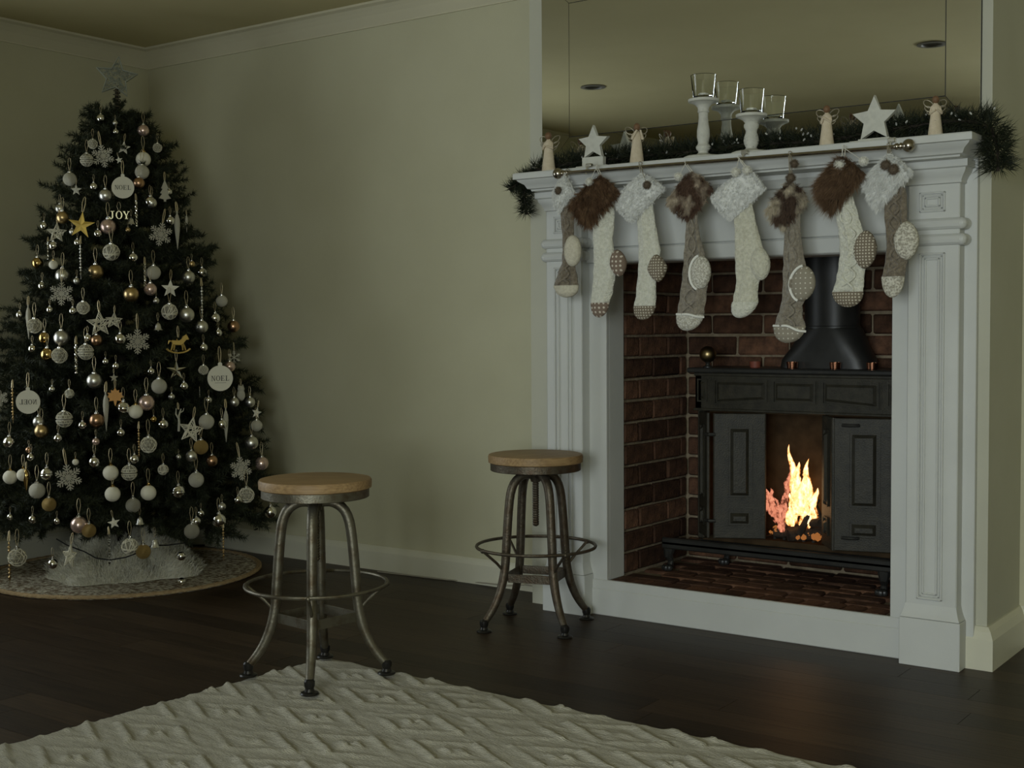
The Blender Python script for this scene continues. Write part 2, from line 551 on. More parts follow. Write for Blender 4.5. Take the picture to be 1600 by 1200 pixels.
# unseen wall stub, added to hold window light off the left wall
wallbox('wall_light_block', (WIN_X0 - .5, WALL_Y, -.012), (WIN_X0 - .4, -5.0, 2.2))
# wall behind the camera with its window
bm = bmn()
box(bm, (XL, WALL_Y - .1, 0), (WIN_X0, WALL_Y, H))
box(bm, (WIN_X1, WALL_Y - .1, 0), (XR, WALL_Y, H))
box(bm, (WIN_X0, WALL_Y - .1, 0), (WIN_X1, WALL_Y, WIN_Z0))
box(bm, (WIN_X0, WALL_Y - .1, WIN_Z1), (WIN_X1, WALL_Y, H))
struct('wall_front', bm, M['wall'])
bm = bmn()
for lo, hi in (((WIN_X0, WIN_Z0), (WIN_X1, WIN_Z0 + .05)), ((WIN_X0, WIN_Z1 - .05), (WIN_X1, WIN_Z1)), ((WIN_X0, WIN_Z0), (WIN_X0 + .05, WIN_Z1)), ((WIN_X1 - .05, WIN_Z0), (WIN_X1, WIN_Z1)),
               (((WIN_X0 + WIN_X1) / 2 - .06, WIN_Z0), ((WIN_X0 + WIN_X1) / 2 + .06, WIN_Z1))):
    box(bm, (lo[0], WALL_Y - .02, lo[1]), (hi[0], WALL_Y + .03, hi[1]))
wn = struct('window_1', bm, M['trim'])
bm = bmn()
box(bm, (WIN_X0 - .05, WALL_Y, WIN_Z0 - .04), (WIN_X1 + .05, WALL_Y + .09, WIN_Z0))
obj('window_sill', bm, M['trim'], wn)

# chimney breast: masonry around the opening
bm = bmn()
box(bm, (BX0, 0, 0), (OX0 - .0205, YB1, H))
box(bm, (OX1 + .0205, 0, 0), (BX1, YB1, H))
box(bm, (OX0 - .0205, 0, ZO + .0205), (OX1 + .0205, .104, H))
struct('wall_chimney', bm, M['breast'])

# floorboards
plank_meshes = []
for L in (1.1, 1.5, 1.9):
    bm = bmn()
    box(bm, (0, 0, -.012), (L - .0015, .1287, 0))
    plank_meshes.append((L, mesh_of('plank', bm, M['floor'], False)))
y = YB1 - .13
row = 0
while y > -4.9:
    x = XL - .02 - rnd.uniform(0, 1.0)
    while x < XR:
        L, me = plank_meshes[rnd.randrange(3)]
        x1 = x + L
        if x1 > XL and not (y > .2 and x < BX0 - .1) and not (y > 0.01 and BX0 < x and x1 < BX1):
            put('plank', me, floor, (x, y, 0), scale=(1, 1, 1))
        x = x1
    y -= .13
    row += 1

# cornice along the left and back walls
CP = [(0, ZC), (.008, ZC), (.009, ZC + .006), (.020, ZC + .022), (.036, ZC + .045), (.052, ZC + .063), (.066, ZC + .076), (.080, H - .012), (.085, H - .010), (.085, H), (0, H)]
bm = bmn(); sweep(bm, CP, [(XL, WALL_Y, 1, 0), (XL, YB0, 1, -1)])
struct('trim_1', bm, M['cornice'])
bm = bmn(); sweep(bm, CP, [(XL, YB0, 1, -1), (BX0, YB0, -1, -1), (BX0, 0, -1, -1), (BX1, 0, 1, -1), (BX1, YB1, 1, -1), (XR, YB1, 0, -1)])
struct('trim_2', bm, M['cornice'])
BP = [(0, 0), (.018, 0), (.018, .085), (.013, .10), (.006, .112), (0, .112)]
bm = bmn(); sweep(bm, BP, [(XL, WALL_Y, 1, 0), (XL, YB0, 1, -1)])
struct('baseboard_left', bm, M['trim'])
bm = bmn(); sweep(bm, BP, [(XL, YB0, 1, -1), (BX0, YB0, 0, -1)])
struct('baseboard_back', bm, M['trim'])
BP2 = [(0, 0), (.026, 0), (.026, .10), (.016, .125), (.006, .14), (0, .14)]
bm = bmn(); sweep(bm, BP2, [(1.80, 0, 0, -1), (BX1, 0, 1, -1), (BX1, YB1, 1, -1), (XR, YB1, 0, -1)])
struct('baseboard_right', bm, M['trim'])

# ------------------------------------------------------------------ firebox: bricks laid in mortar
FY0, FY1 = 0.107, 0.64
bm = bmn()
box(bm, (OX0 - .09, FY0 + .012, 0), (OX0 - .016, FY1 + .09, 1.95))
box(bm, (OX1 + .016, FY0, 0), (OX1 + .09, FY1 + .09, 1.95))
box(bm, (OX0 - .02, FY1 + .016, 0), (OX1 + .02, FY1 + .09, 1.95))
wfb = struct('wall_firebox', bm, M['mortar'])
bm = bmn()
box(bm, (OX0 - .09, .108, 1.95), (OX1 + .09, FY1 + .09, 2.0))
struct('ceiling_flue', bm, M['soot'])


def brick_mesh(L, Hh, D, seed, m):
    bm = bmn()
    vs = box(bm, (0, 0, 0), (L, D, Hh), .006)
    r = random.Random(seed)
    for v in bm.verts:
        v.co += Vector((r.uniform(-1, 1), r.uniform(-1, 1), r.uniform(-1, 1))) * .0018
    return mesh_of('brick', bm, M[m], True, .5)


BL, BH, BJ = .232, .076, .0105
full = [brick_mesh(BL - BJ, BH, .03, s, 'brick') for s in range(4)]
cutb = {}


def cut(L):
    k = round(L, 2)
    if k not in cutb:
        cutb[k] = brick_mesh(L, BH, .03, int(k * 1000), 'brick')
    return cutb[k]


nb = 0
for c in range(20):
    z = ZH + .004 + c * (BH + BJ)
    # back wall
    x = OX0 - (BL / 2 if c % 2 else 0)
    while x < OX1 - .02:
        a, b = max(x, OX0), min(x + BL - BJ, OX1)
        if b - a > .03:
            me = full[rnd.randrange(4)] if b - a > BL - BJ - .002 else cut(b - a)
            put('brick', me, wfb, (a, FY1 + rnd.uniform(-.002, .003), z + rnd.uniform(-.0015, .0015)))
        x += BL
    # side walls, header joints staggered
    for side in (0, 1):
        yy = FY0 + .012 - (BL / 2 if (c + 1) % 2 else 0)
        while yy < FY1 - .02:
            a, b = max(yy, FY0 + .012), min(yy + BL - BJ, FY1 - .008)
            if b - a > .03:
                me = full[rnd.randrange(4)] if b - a > BL - BJ - .002 else cut(b - a)
                if side == 0:
                    put('brick', me, wfb, (OX0 + rnd.uniform(-.003, .002), a, z), (0, 0, PI / 2))
                else:
                    put('brick', me, wfb, (OX1 + rnd.uniform(-.002, .003), b, z), (0, 0, -PI / 2))
            yy += BL
# hearth floor
bm = bmn()
box(bm, (OX0 - .02, -.012, -.012), (OX1 + .02, FY1 + .02, ZH - .012))
hearth = struct('floor_hearth', bm, M['mortar'])
hb = [brick_mesh(.215, .03, .067, 40 + s, 'hearth_brick') for s in range(4)]
hs = [brick_mesh(.068, .03, .105, 60 + s, 'hearth_brick') for s in range(4)]
x = OX0 + .004
while x < OX1 - .06:
    put('brick', hs[rnd.randrange(4)], hearth, (x, -.012 + rnd.uniform(-.005, .004), ZH - .03 + rnd.uniform(-.001, .002)))
    x += .0775
y = .10
k = 0
while y < FY1 - .05:
    x = OX0 + .004 - (.11 if k % 2 else 0)
    while x < OX1 - .03:
        if x > OX0 - .05 and x + .215 < OX1 + .05:
            put('brick', hb[rnd.randrange(4)], hearth, (x + .0, y, ZH - .03 + rnd.uniform(-.002, .003)))
        x += .226
    y += .0765
    k += 1

# ================================================================== MANTELPIECE
mant = thing('mantelpiece', 'tall white painted fireplace surround with panelled pilasters and moulded shelf', 'mantelpiece', (1.0, 0, 0))
mant_off = Vector((-1.0, 0, 0))


def mobj(name, bm, m='white', parent=None, smooth=True):
    o = obj(name, bm, M[m], parent or mant, smooth, .5)
    if parent is None:
        o.location = mant_off
    return o


MX0, MX1 = .158, 1.835
# backing layer around the opening, its returns lining the opening
bm = bmn()
YBK = -.024
box(bm, (MX0, YBK, 0), (OX0, -.0005, 1.66), .002)
box(bm, (OX1, YBK, 0), (MX1, -.0005, 1.66), .002)
box(bm, (OX0, YBK, ZO), (OX1, -.0005, 1.66), .002)
mobj('backing_board', bm)
bm = bmn()
box(bm, (OX0 - .02, -.0006, ZH), (OX0, FY0 - .002, ZO + .02))
mobj('jamb_lining', bm)
bm = bmn()
box(bm, (OX1, -.0006, ZH), (OX1 + .02, FY0 - .002, ZO + .02))
mobj('jamb_lining', bm)
bm = bmn()
box(bm, (OX0 - .02, -.0006, ZO), (OX1 + .02, FY0 - .002, ZO + .02))
mobj('lintel_lining', bm)
# sill board under the opening
bm = bmn()
box(bm, (OX0 - .08, YBK - .006, 0), (OX1 + .04, -.014, .1385), .003)
box(bm, (OX0 - .08, YBK - .0105, 0), (OX1 + .04, YBK, .104), .003)
mobj('threshold_board', bm)
# frieze and architrave strip over the opening
bm = bmn()
box(bm, (.36, YBK - .012, 1.428), (1.635, YBK + .002, 1.63), .003)
mobj('frieze', bm)
bm = bmn()
box(bm, (.36, YBK - .026, ZO + .002), (1.635, YBK + .002, 1.424), .004)
mobj('architrave', bm)


def pilaster(x0, x1):
    YP = -.078
    bm = bmn()
    box(bm, (x0, YP, .16), (x1, YBK + .002, 1.645), .003)
    # shaft front split so the long panel and the small one are let in
    col = mobj('pilaster', bm)
    w = x1 - x0
    # panel frames: proud moulding round a sunk field
    for z0, z1, nm in ((.222, 1.356, 'long_panel'), (1.487, 1.552, 'small_panel')):
        a, b = x0 + w * .23, x1 - w * .27
        bm = bmn()
        for i, (o, d) in enumerate(((0, .008), (.009, .004), (.017, .006))):
            for lo, hi in (((a + o, z0 + o), (a + o + .007, z1 - o)), ((b - o - .007, z0 + o), (b - o, z1 - o)), ((a + o, z0 + o), (b - o, z0 + o + .007)), ((a + o, z1 - o - .007), (b - o, z1 - o))):
                box(bm, (lo[0], YP - d, lo[1]), (hi[0], YP + .002, hi[1]), .0025)
        mobj(nm, bm)
    # twin half-round beads
    for zc in (1.448, 1.397):
        bm = bmn()
        pts = [(x0 - .004, -.03, zc), (x0 - .004, YP + .004, zc), (x1 + .004, YP + .004, zc), (x1 + .004, -.03, zc)]
        tube(bm, pts, .0195, 12)
        ball(bm, .0195, 12, 8, pts[1]); ball(bm, .0195, 12, 8, pts[2])
        mobj('bead', bm)
    # plinth with its flared top
    bm = bmn()
    box(bm, (x0 - .016, YP - .014, 0), (x1 + .016, YBK + .002, .158), .002)
    mobj('plinth', bm)
    bm = bmn()
    pr = [(.014, .16), (.009, .170), (.004, .186), (.0, .205), (-.01, .205), (-.01, .16)]
    sweep(bm, pr, [(x0, YBK, -1, 0), (x0, YP, -1, -1), (x1, YP, 1, -1), (x1, YBK, 1, 0)])
    mobj('plinth_cove', bm)
    # capital
    bm = bmn()
    pr = [(0, 1.575), (.006, 1.578), (.006, 1.586), (.012, 1.598), (.022, 1.612), (.024, 1.622), (.032, 1.626), (.032, 1.648), (-.01, 1.648), (-.01, 1.575)]
    sweep(bm, pr, [(x0, YBK, -1, 0), (x0, YP, -1, -1), (x1, YP, 1, -1), (x1, YBK, 1, 0)])
    mobj('capital', bm)


pilaster(.195, .360)
pilaster(1.628, 1.795)
# bed mould under the shelf between the capitals
bm = bmn()
pr = [(0, 1.60), (.008, 1.604), (.016, 1.62), (.03, 1.632), (.034, 1.648), (-.01, 1.648), (-.01, 1.60)]
sweep(bm, pr, [(.39, YBK - .012, 0, -1), (1.60, YBK - .012, 0, -1)])
mobj('bed_mould', bm)
# shelf with stepped front
bm = bmn()
pr = [(-.135, 1.648), (-.052, 1.648), (-.050, 1.654), (-.040, 1.657), (-.032, 1.672), (-.014, 1.684), (-.010, 1.690), (0, 1.692), (0, 1.712), (-.003, 1.716), (-.135, 1.716)]
YS = -.22
# the shelf is solid: front and both ends carry the moulding
sweep(bm, pr, [(.137, -.001, -1, 0), (.137, YS, -1, -1), (1.872, YS, 1, -1), (1.872, -.001, 1, 0)])
box(bm, (.25, YS + .1, 1.649), (1.76, -.001, 1.7155))
mobj('shelf', bm)

# ================================================================== MIRROR
mir = thing('mirror', 'huge frameless mirror with wide faceted mirror border above the mantel shelf', 'mirror', (1.0, 0, 1.716))
mo = Vector((-1.0, 0, -1.716))
mx0, mx1, mz0, mz1 = .138, 1.838, 1.728, 2.500
ix0, ix1, iz0, iz1 = .268, 1.728, 1.866, 2.384
bm = bmn()
box(bm, (mx0, -.016, mz0), (mx1, -.001, mz1))
obj('backing', bm, M['mirror_edge'], mir, False, loc=mo)
bm = bmn()
box(bm, (ix0 + .0015, -.0215, iz0 + .0015), (ix1 - .0015, -.016, iz1 - .0015))
obj('pane', bm, M['mirror'], mir, False, loc=mo)
g = .0012
dz = .0018
for nm, q in (('border_strip', [(mx0, mz0), (ix0 - g, iz0), (ix0 - g, iz1), (mx0, mz1)]), ('border_strip', [(ix1 + g, iz0), (mx1, mz0), (mx1, mz1), (ix1 + g, iz1)]),
              ('border_strip', [(mx0 + g, mz0), (mx1 - g, mz0), (ix1, iz0 - g), (ix0, iz0 - g)]), ('border_strip', [(ix0, iz1 + g), (ix1, iz1 + g), (mx1 - g, mz1), (mx0 + g, mz1)])):
    bm = bmn()
    prism(bm, q, -.0205, -.016)
    for v in bm.verts:
        if v.co.y < -.018 and (abs(v.co.x - mx0) < .003 or abs(v.co.x - mx1) < .003 or abs(v.co.z - mz0) < .003 or abs(v.co.z - mz1) < .003):
            v.co.y += dz
    obj(nm, bm, M['mirror'], mir, False, loc=mo)

# ceiling downlights the mirror shows
for i, (x, y_) in enumerate(((-1.18, -2.5), (.865, -2.57))):
    t = thing('ceiling_light', ('unlit recessed ceiling light reflected at the {} of the mirror').format(('left', 'right')[i]), 'light', (x, y_, H), 0, 'recessed ceiling lights')
    bm = bmn()
    lathe(bm, [(.075, 0), (.078, -.006), (.055, -.008), (.05, -.002)], seg=24, cap=False)
    obj('bezel', bm, M['bezel'], t)
    bm = bmn()
    lathe(bm, [(.001, -.001), (.05, -.002)], seg=24, cap=False)
    obj('lamp', bm, M['rubber'], t)

# ================================================================== WOOD STOVE
SX0, SX1, SF, SBK = .627, 1.470, .345, .60
st = thing('wood_stove', 'black cast iron open stove with folding doors set inside the brick fireplace', 'stove', (1.05, .45, ZH))
so = Vector((-1.05, -.45, -ZH))


def sobj(name, bm, m='iron', parent=None, smooth=True, angle=.5):
    o = obj(name, bm, M[m], parent or st, smooth, angle)
    if parent is None:
        o.location = so
    return o


ZT = .958
bm = bmn()   # firebox: sides, back, floor, top
box(bm, (SX0 + .02, SF + .03, .27), (SX0 + .05, SBK, .94))
box(bm, (SX1 - .05, SF + .03, .27), (SX1 - .02, SBK, .94))
box(bm, (SX0 + .05, SBK - .02, .27), (SX1 - .05, SBK, .94))
box(bm, (SX0 + .02, SF + .03, .26), (SX1 - .02, SBK, .285))
box(bm, (SX0 + .03, SF + .03, .78), (SX1 - .03, SF + .05, .80))
sobj('body', bm, 'firebox_iron')
bm = bmn()   # flat corner posts
for xa in (SX0 + .004, SX1 - .034):
    box(bm, (xa, SF + .012, .27), (xa + .03, SF + .05, .80), .004)
sobj('corner_posts', bm)
# frieze with five sunk panels
bm = bmn()
box(bm, (SX0, SF, .792), (SX1, SF + .06, .938), .003)
box(bm, (SX0, SF, .792), (SX0 + .03, SBK, .938), .003)
box(bm, (SX1 - .03, SF, .792), (SX1, SBK, .938), .003)
box(bm, (SX0 - .006, SF - .006, .786), (SX1 + .006, SF + .05, .797), .003)
box(bm, (SX0 - .004, SF - .004, .925), (SX1 + .004, SF + .05, .938), .003)
fr = sobj('frieze', bm)
cxm = (SX0 + SX1) / 2


def framed(bm, poly, y0, proud, inset):
    """a raised field with sloping sides inside a thin surround; poly (x, z) anticlockwise"""
    cx = sum(p[0] for p in poly) / len(poly)
    cz = sum(p[1] for p in poly) / len(poly)
    def sh(i):
        out = []
        for x, z in poly:
            out.append((x - math.copysign(min(i, abs(x - cx) * .9), x - cx), z - math.copysign(min(i, abs(z - cz) * .9), z - cz)))
        return out
    rings = []
    for ins, yy in ((-.006, y0 + .001), (-.006, y0 - .006), (0, y0 - .006), (.003, y0 + .002), (inset * .5, y0 + .002), (inset, y0 - proud)):
        rings.append([bm.verts.new((x, yy, z)) for x, z in sh(ins)])
    n = len(poly)
    for a, b in zip(rings, rings[1:]):
        for k in range(n):
            bm.faces.new((a[k], a[(k + 1) % n], b[(k + 1) % n], b[k]))
    bm.faces.new(rings[-1])


for a, b, za, zb in ((SX0 + .012, SX0 + .056, .822, .822), (SX0 + .086, cxm - .108, .812, .826), (cxm - .085, cxm + .090, .824, .824), (cxm + .115, SX1 - .086, .826, .812), (SX1 - .056, SX1 - .012, .822, .822)):
    bm = bmn()
    framed(bm, [(a, za), (b, zb), (b, .914), (a, .914)], SF - .001, .008, .022)
    sobj('frieze_panel', bm, 'iron', fr)
bm = bmn()
box(bm, (SX0 - .028, SF - .022, .938), (SX1 + .028, SBK + .01, ZT), .005)
sobj('top_plate', bm, 'iron_dark')
# hearth pan on claw legs
bm = bmn()
box(bm, (.505, .285, .238), (1.475, SF + .04, .258), .006)
box(bm, (.505, .285, .225), (1.475, .300, .270), .005)
box(bm, (SX0, SF + .03, .235), (SX1, SBK, .262))
sobj('hearth_pan', bm, 'iron_dark')
for lx, ly, sg in ((.53, .325, -1), (1.415, .325, 1), (.66, .57, -1), (1.44, .57, 1)):
    bm = bmn()
    tube(bm, [(lx, ly, .24), (lx + sg * .004, ly - .016, .215), (lx + sg * .004, ly - .018, .195), (lx, ly - .004, .172), (lx, ly - .010, .152), (lx, ly - .028, .146)], [.022, .024, .018, .012, .014, .016], 10)
    ball(bm, .013, 10, 6, (lx - .012, ly - .036, ZH + .012)); ball(bm, .013, 10, 6, (lx + .012, ly - .036, ZH + .012)); ball(bm, .014, 10, 6, (lx, ly - .042, ZH + .012))
    sobj('leg', bm, 'iron_dark')


def door_leaf(p0, p1, handle=False):
    """one leaf of the folding doors standing from p0 to p1 in plan"""
    (x0, y0), (x1, y1) = p0, p1
    L = math.hypot(x1 - x0, y1 - y0)
    z0, z1 = .292, .783
    bm = bmn()
    box(bm, (0, 0, 0), (L, .014, z1 - z0), .003)
    tube(bm, [(.004, .007, 0), (.004, .007, z1 - z0)], .0065, 8)
    tube(bm, [(L - .004, .007, 0), (L - .004, .007, z1 - z0)], .0065, 8)
    o = obj('door', bm, M['iron'], st, True, .5)
    mxw = Matrix.Translation(Vector((x0, y0, z0)) + so) @ Matrix.Rotation(math.atan2(y1 - y0, x1 - x0), 4, 'Z')
    o.matrix_local = mxw
    for za, zb in ((.155, .445), (.045, .115)):
        bm = bmn()
        m_ = min(.05, L * .27)
        framed(bm, [(m_, za), (L - m_, za), (L - m_, zb), (m_, zb)], 0, .013, min(.026, L * .16))
        obj('door_panel', bm, M['iron'], o, True, .5)
    if handle:
        for hz in (.465, .05):
            bm = bmn()
            tube(bm, [(.03, -.006, hz), (.045, -.016, hz), (.075, -.016, hz), (.09, -.006, hz)], .006, 8)
            obj('handle', bm, M['iron_dark'], o)
    return o


door_leaf((.640, .352), (.722, .262), False)
door_leaf((.752, .262), (.930, .352), False)
door_leaf((1.150, .375), (1.238, .255), False)
door_leaf((1.246, .255), (1.452, .318), True)
for hz in (.36, .70):
    bm = bmn()
    tube(bm, [(.716, .264, hz), (.737, .252, hz), (.758, .264, hz)], .007, 8)
    sobj('hinge', bm, 'iron_dark')
# flue hood and pipe
FX, FYc = 1.137, .505


def sring(bm, cx, cy, hx, hy, z, e, seg=32):
    out = []
    for k in range(seg):
        a = 2 * PI * k / seg
        c, s = math.cos(a), math.sin(a)
        out.append(bm.verts.new((cx + hx * math.copysign(abs(c) ** (2 / e), c), cy + hy * math.copysign(abs(s) ** (2 / e), s), z)))
    return out


bm = bmn()
prev = None
for z, hx, hy, e, cx in ((ZT, .182, .090, 5, FX - .012), (ZT + .035, .176, .090, 4.5, FX - .012), (1.035, .150, .092, 3.4, FX - .006), (1.105, .118, .094, 2.3, FX), (1.115, .113, .094, 2.0, FX)):
    rg = sring(bm, cx, FYc, hx, hy, z, e)
    if prev:
        for k in range(32):
            bm.faces.new((prev[k], prev[(k + 1) % 32], rg[(k + 1) % 32], rg[k]))
    prev = rg
sobj('flue_hood', bm, 'iron_dark')
bm = bmn()
lathe(bm, [(.111, 1.112), (.111, 1.12), (.107, 1.122), (.107, 1.94)], (FX, FYc, 0), 32, 1, .86)
sobj('flue_pipe', bm, 'iron_dark')
bm = bmn()   # grate bars inside
for k in range(9):
    tube(bm, [(.90 + k * .04, SF + .07, .288), (.90 + k * .04, SBK - .06, .288)], .006, 6)
sobj('grate', bm, 'iron_dark')

# brass ball finial
t = thing('brass_ball', 'aged brass ball on a short neck at the left end of the stove top', 'ornament', (.668, .375, ZT))
bm = bmn(); ball(bm, .0335, 24, 16, (0, 0, .053)); obj('ball', bm, M['brass'], t)
bm = bmn(); lathe(bm, [(.019, 0), (.019, .004), (.010, .008), (.008, .016), (.012, .022)], seg=16); obj('stand', bm, M['iron_dark'], t)
# cups
for px, m, lab in ((1180, 'redclay', 'small dull red cup alone on the stove top beside the brass ball'), (1238, 'copper', 'small copper cup at the left foot of the flue hood'),
                   (1305, 'copper', 'small copper cup in front of the middle of the flue hood'), (1363, 'copper', 'small copper cup at the right foot of the flue hood')):
    p = at(px, 573, SF + .045)
    t = thing('tealight_cup', lab, 'cup', (p.x, SF + .045, ZT), 0, 'tealight cups on the stove')
    bm = bmn(); lathe(bm, [(.016, 0), (.020, .002), (.0225, .026), (.021, .026), (.0185, .006), (.001, .005)], seg=20, cap=False); obj('cup', bm, M[m], t)
    bm = bmn(); lathe(bm, [(.0184, .006), (.0195, .019), (.002, .019)], seg=16, cap=True); obj('wax', bm, M['candle'], t)

# fire: logs, embers and flames
LOGS = [((.93, .44, .305), (1.12, .50, .325), .022), ((1.0, .40, .305), (1.17, .54, .318), .026), ((.96, .52, .33), (1.13, .42, .365), .020), ((1.04, .41, .31), (1.09, .47, .45), .016), ((1.14, .45, .31), (1.07, .48, .43), .015), ((.95, .43, .31), (1.0, .50, .41), .014)]
for i, (a, b, r) in enumerate(LOGS):
    a, b = Vector(a), Vector(b)
    bm = bmn()
    pts = [a.lerp(b, s / 4) + Vector((rnd.uniform(-.004, .004), rnd.uniform(-.004, .004), 0)) for s in range(5)]
    tube(bm, pts, [r * rnd.uniform(.85, 1.1) for _ in pts], 9)
    o = obj('log', bm, M['charred'])
    tag(o, ['charred log lying lowest at the back left of the fire', 'thickest charred log lying across the front of the fire', 'charred log slanting over the two bottom logs', 'thin charred stick propped upright in the middle of the flames', 'thin charred stick leaning in from the right of the fire', 'thin charred stick standing in the red left side of the fire'][i], 'log', 'firewood in the stove')
bm = bmn()
for k in range(60):
    p = (1.05 + rnd.gauss(0, .06), .46 + rnd.gauss(0, .03), .298 + abs(rnd.gauss(0, .008)))
    bmesh.ops.create_icosphere(bm, subdivisions=1, radius=rnd.uniform(.006, .014), matrix=Matrix.Translation(p))
o = obj('embers', bm, M['ember'], smooth=False)
o['kind'] = 'stuff'
tag(o, 'glowing embers heaped under the burning logs in the stove', 'embers')
fire = thing('fire', 'bright yellow and orange log fire burning between the open stove doors', 'fire', (1.06, .45, .30))


def flame(x, y, z, h, r, lean, m, seed):
    rr = random.Random(seed)
    bm = bmn()
    rings = []
    n = 14
    ph = rr.uniform(0, 6)
    for i in range(n):
        s = i / (n - 1)
        rad = r * (math.sin(min(1, s * 2.2 + .25) * PI / 2)) * (1 - s) ** .75 + .0008
        cx = x + lean * s * s + math.sin(s * 7 + ph) * .010 * s
        cy = y + math.cos(s * 6 + ph) * .006 * s
        rings.append([bm.verts.new((cx + rad * math.cos(2 * PI * k / 12) * (1 + .2 * math.sin(3 * k + i)), cy + rad * .7 * math.sin(2 * PI * k / 12), z + h * s)) for k in range(12)])
    for a, b in zip(rings, rings[1:]):
        for k in range(12):
            bm.faces.new((a[k], a[(k + 1) % 12], b[(k + 1) % 12], b[k]))
    bm.faces.new(rings[-1]); bm.faces.new(list(reversed(rings[0])))
    return obj('flame', bm, M[m], fire, True, 3, loc=Vector((-1.06, -.45, -.30)))


for i, (px, pyb, pyt, rp, lean, Y, m) in enumerate([
    (1240, 772, 695, 8, -6, .45, 'flame'), (1246, 792, 722, 15, -2, .44, 'flame'), (1262, 800, 717, 11, 0, .46, 'flame'), (1252, 806, 740, 17, 2, .43, 'flame'),
    (1268, 815, 762, 13, 6, .45, 'flame'), (1236, 822, 770, 13, 2, .42, 'flame'), (1258, 826, 782, 14, 8, .44, 'flame'), (1226, 810, 752, 9, 4, .47, 'flame_red'),
    (1208, 808, 762, 12, -8, .45, 'flame_red'), (1216, 818, 778, 13, -4, .43, 'flame_red'), (1200, 800, 757, 6, -6, .46, 'flame_red'), (1222, 832, 795, 8, 2, .41, 'flame_red'), (1230, 770, 728, 8, 6, .47, 'flame_red')]):
    pb, pt = at(px, pyb, Y), at(px, pyt, Y)
    flame(pb.x, Y, pb.z, pt.z - pb.z, rp / 392, lean / 392, m, i)

# ================================================================== CURTAIN ROD WITH STOCKINGS
RY = -.25
ra, rb = at(886, 270, RY), at(1400, 229, RY)
rod = thing('stocking_rod', 'thin bronze curtain rod with ball ends fixed under the mantel shelf edge', 'rod', ra)
bm = bmn(); tube(bm, [(0, 0, 0), rb - ra], .0062, 12); obj('pole', bm, M['bronze'], rod)
for p, s in ((ra, -1), (rb, 1)):
    q = p - ra
    bm = bmn()
    ball(bm, .0205, 24, 16, q + Vector((s * .040, 0, 0)))
    mr = Matrix.Translation(q) @ Matrix.Rotation(s * PI / 2, 4, 'Y')
    lathe(bm, [(.0085, -.004), (.0105, 0), (.0105, .006), (.007, .010), (.011, .014), (.011, .018), (.008, .022)], seg=16, mx=mr)
    obj('finial', bm, M['bronze'], rod)
for px, py in ((916, 264), (1160, 247), (1390, 227)):
    p = at(px, py + 6, RY) - ra
    p.z = (rb - ra).z * p.x / (rb - ra).x
    bm = bmn()
    box(bm, (p.x - .012, .012, p.z + .016), (p.x + .012, .030, p.z + .030), .002)
    tube(bm, [(p.x, .028, p.z + .022), (p.x, .004, p.z + .014), (p.x, 0, p.z - .010)], .0035, 8)
    tube(bm, [(p.x + .011 * math.cos(a), .011 * math.sin(a) * .9, p.z) for a in [2 * PI * k / 12 for k in range(12)]], .003, 6, True) if False else None
    obj('bracket', bm, M['satin'], rod)


def poly_quad(c, u, v):
    a = c[0].lerp(c[1], u)
    b = c[3].lerp(c[2], u)
    return a.lerp(b, v)


